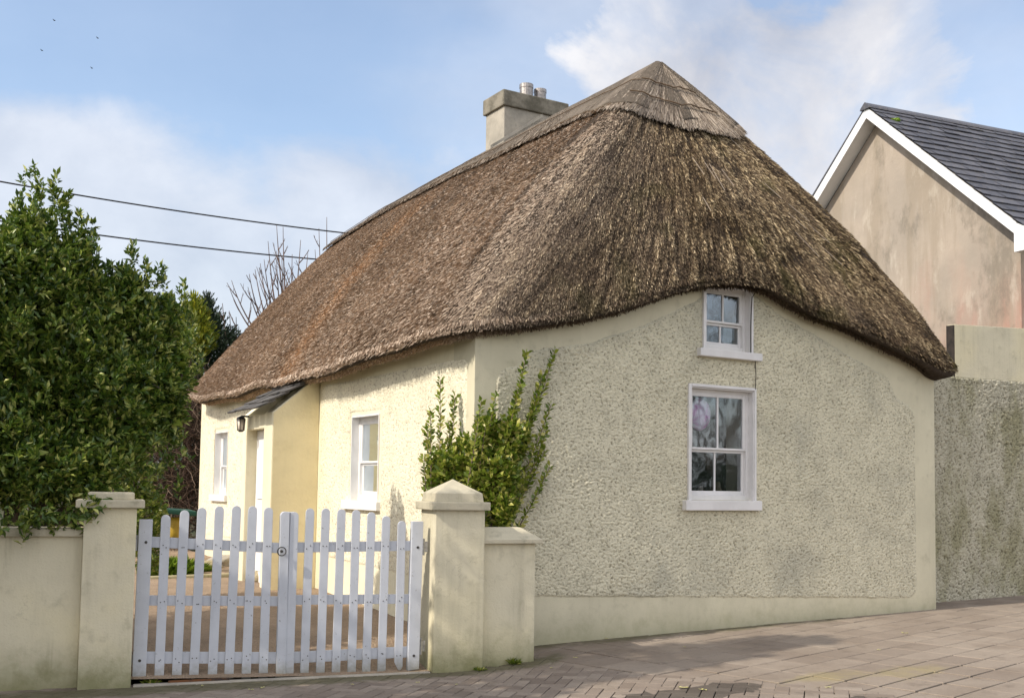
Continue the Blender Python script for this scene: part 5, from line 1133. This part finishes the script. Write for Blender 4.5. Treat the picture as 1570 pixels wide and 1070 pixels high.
# birds
for k,((x,y),lb) in enumerate(zip(((83.5,32),(150,59),(64.5,78),(141,105)),('tiny dark bird high in the blue sky, topmost of four','tiny dark bird in the sky, right-hand one of the upper pair','tiny dark bird in the sky, leftmost of four','tiny dark bird in the sky, lowest of four'))):
    c = CAM+ray(x,y)*110; m = MB(); s_ = .16
    m.tube([c-rt*s_*.55,c-rt*s_*.2,c+rt*s_*.2,c+rt*s_*.6],[.008,.035,.04,.012],8)
    bd = m.build('bird', M['wire'], None, smooth=True); tag(bd, lb, 'bird', 'birds in the sky')
    for sg_ in (-1,1):
        m = MB(); q = [c+rt*.05,c-rt*.05,c-rt*.09+np.array(fw)*sg_*.20+ZU*.06,c-rt*.04+np.array(fw)*sg_*.22+ZU*.06]; m.prism(q,ZU*.006); m.build('wing', M['wire'], bd)

# fallen leaves and weeds on the paving
def flat_leaf(x, y, s, a, i):
    n_ = 10; V=[(0,0,.006)]; 
    for k in range(n_):
        t = 2*math.pi*k/n_; r = s*(.55+.45*abs(math.cos(t)))*(1+.2*math.sin(3*t+i)); V.append((r*math.cos(t)*math.cos(a)-r*.5*math.sin(t)*math.sin(a), r*math.cos(t)*math.sin(a)+r*.5*math.sin(t)*math.cos(a), .004+.008*math.sin(t*2+i)**2))
    F=[(0,1+k,1+(k+1)%n_) for k in range(n_)]; V2=[(v[0]+x,v[1]+y,v[2]+float(gz_pave(x,y))+.002) for v in V]
    o = np_mesh('fallen_leaf', np.array(V2), F, M['litter']); return o
lf = [(1048,1054,.045),(1078,1057,.035),(1270,1054,.03),(1388,970,.03),(1347,996,.022),(1383,969,.02),(882,1008,.025),(540,1050,.02),(402,1055,.03),(385,1058,.022),(640,1047,.018),(845,1025,.022),(700,1050,.016),(930,979,.02),(1050,992,.022),(310,1052,.02)]
for i,(x,y,s_) in enumerate(lf):
    p = onZ(x,y,float(gz_pave(onZ(x,y,.05)[0],0))); o = flat_leaf(p[0],p[1],s_,random.random()*3,i)
    lab = {0:'largest pale fallen leaf, at the edge of the wet patch',1:'pinkish fallen leaf right of the largest leaf on the wet patch'}.get(i,'tiny pale fallen leaf lying on the paving'); tag(o, lab, 'leaf', 'fallen leaves on the paving')
def weed(px,py,back,n,r,h,label):
    p = fp(px,py,back); z = float(gz_pave(p[0],0)); o = tuft('weed', label, (p[0],p[1],z), n, r, h, M['leaf_bush'], 'weed'); o['group'] = 'weeds at the foot of the walls'
weed(787,1014,.07,60,.035,.055,'small green weed at the foot of the stub wall'); weed(735,1022,-.02,90,.05,.03,'low moss and weed where the right pillar meets the stub wall'); weed(232,1043,.12,70,.06,.04,'low weed at the foot of the left gate post')
print('faces', sum(len(o.data.polygons) for o in bpy.data.objects if o.type=='MESH'))
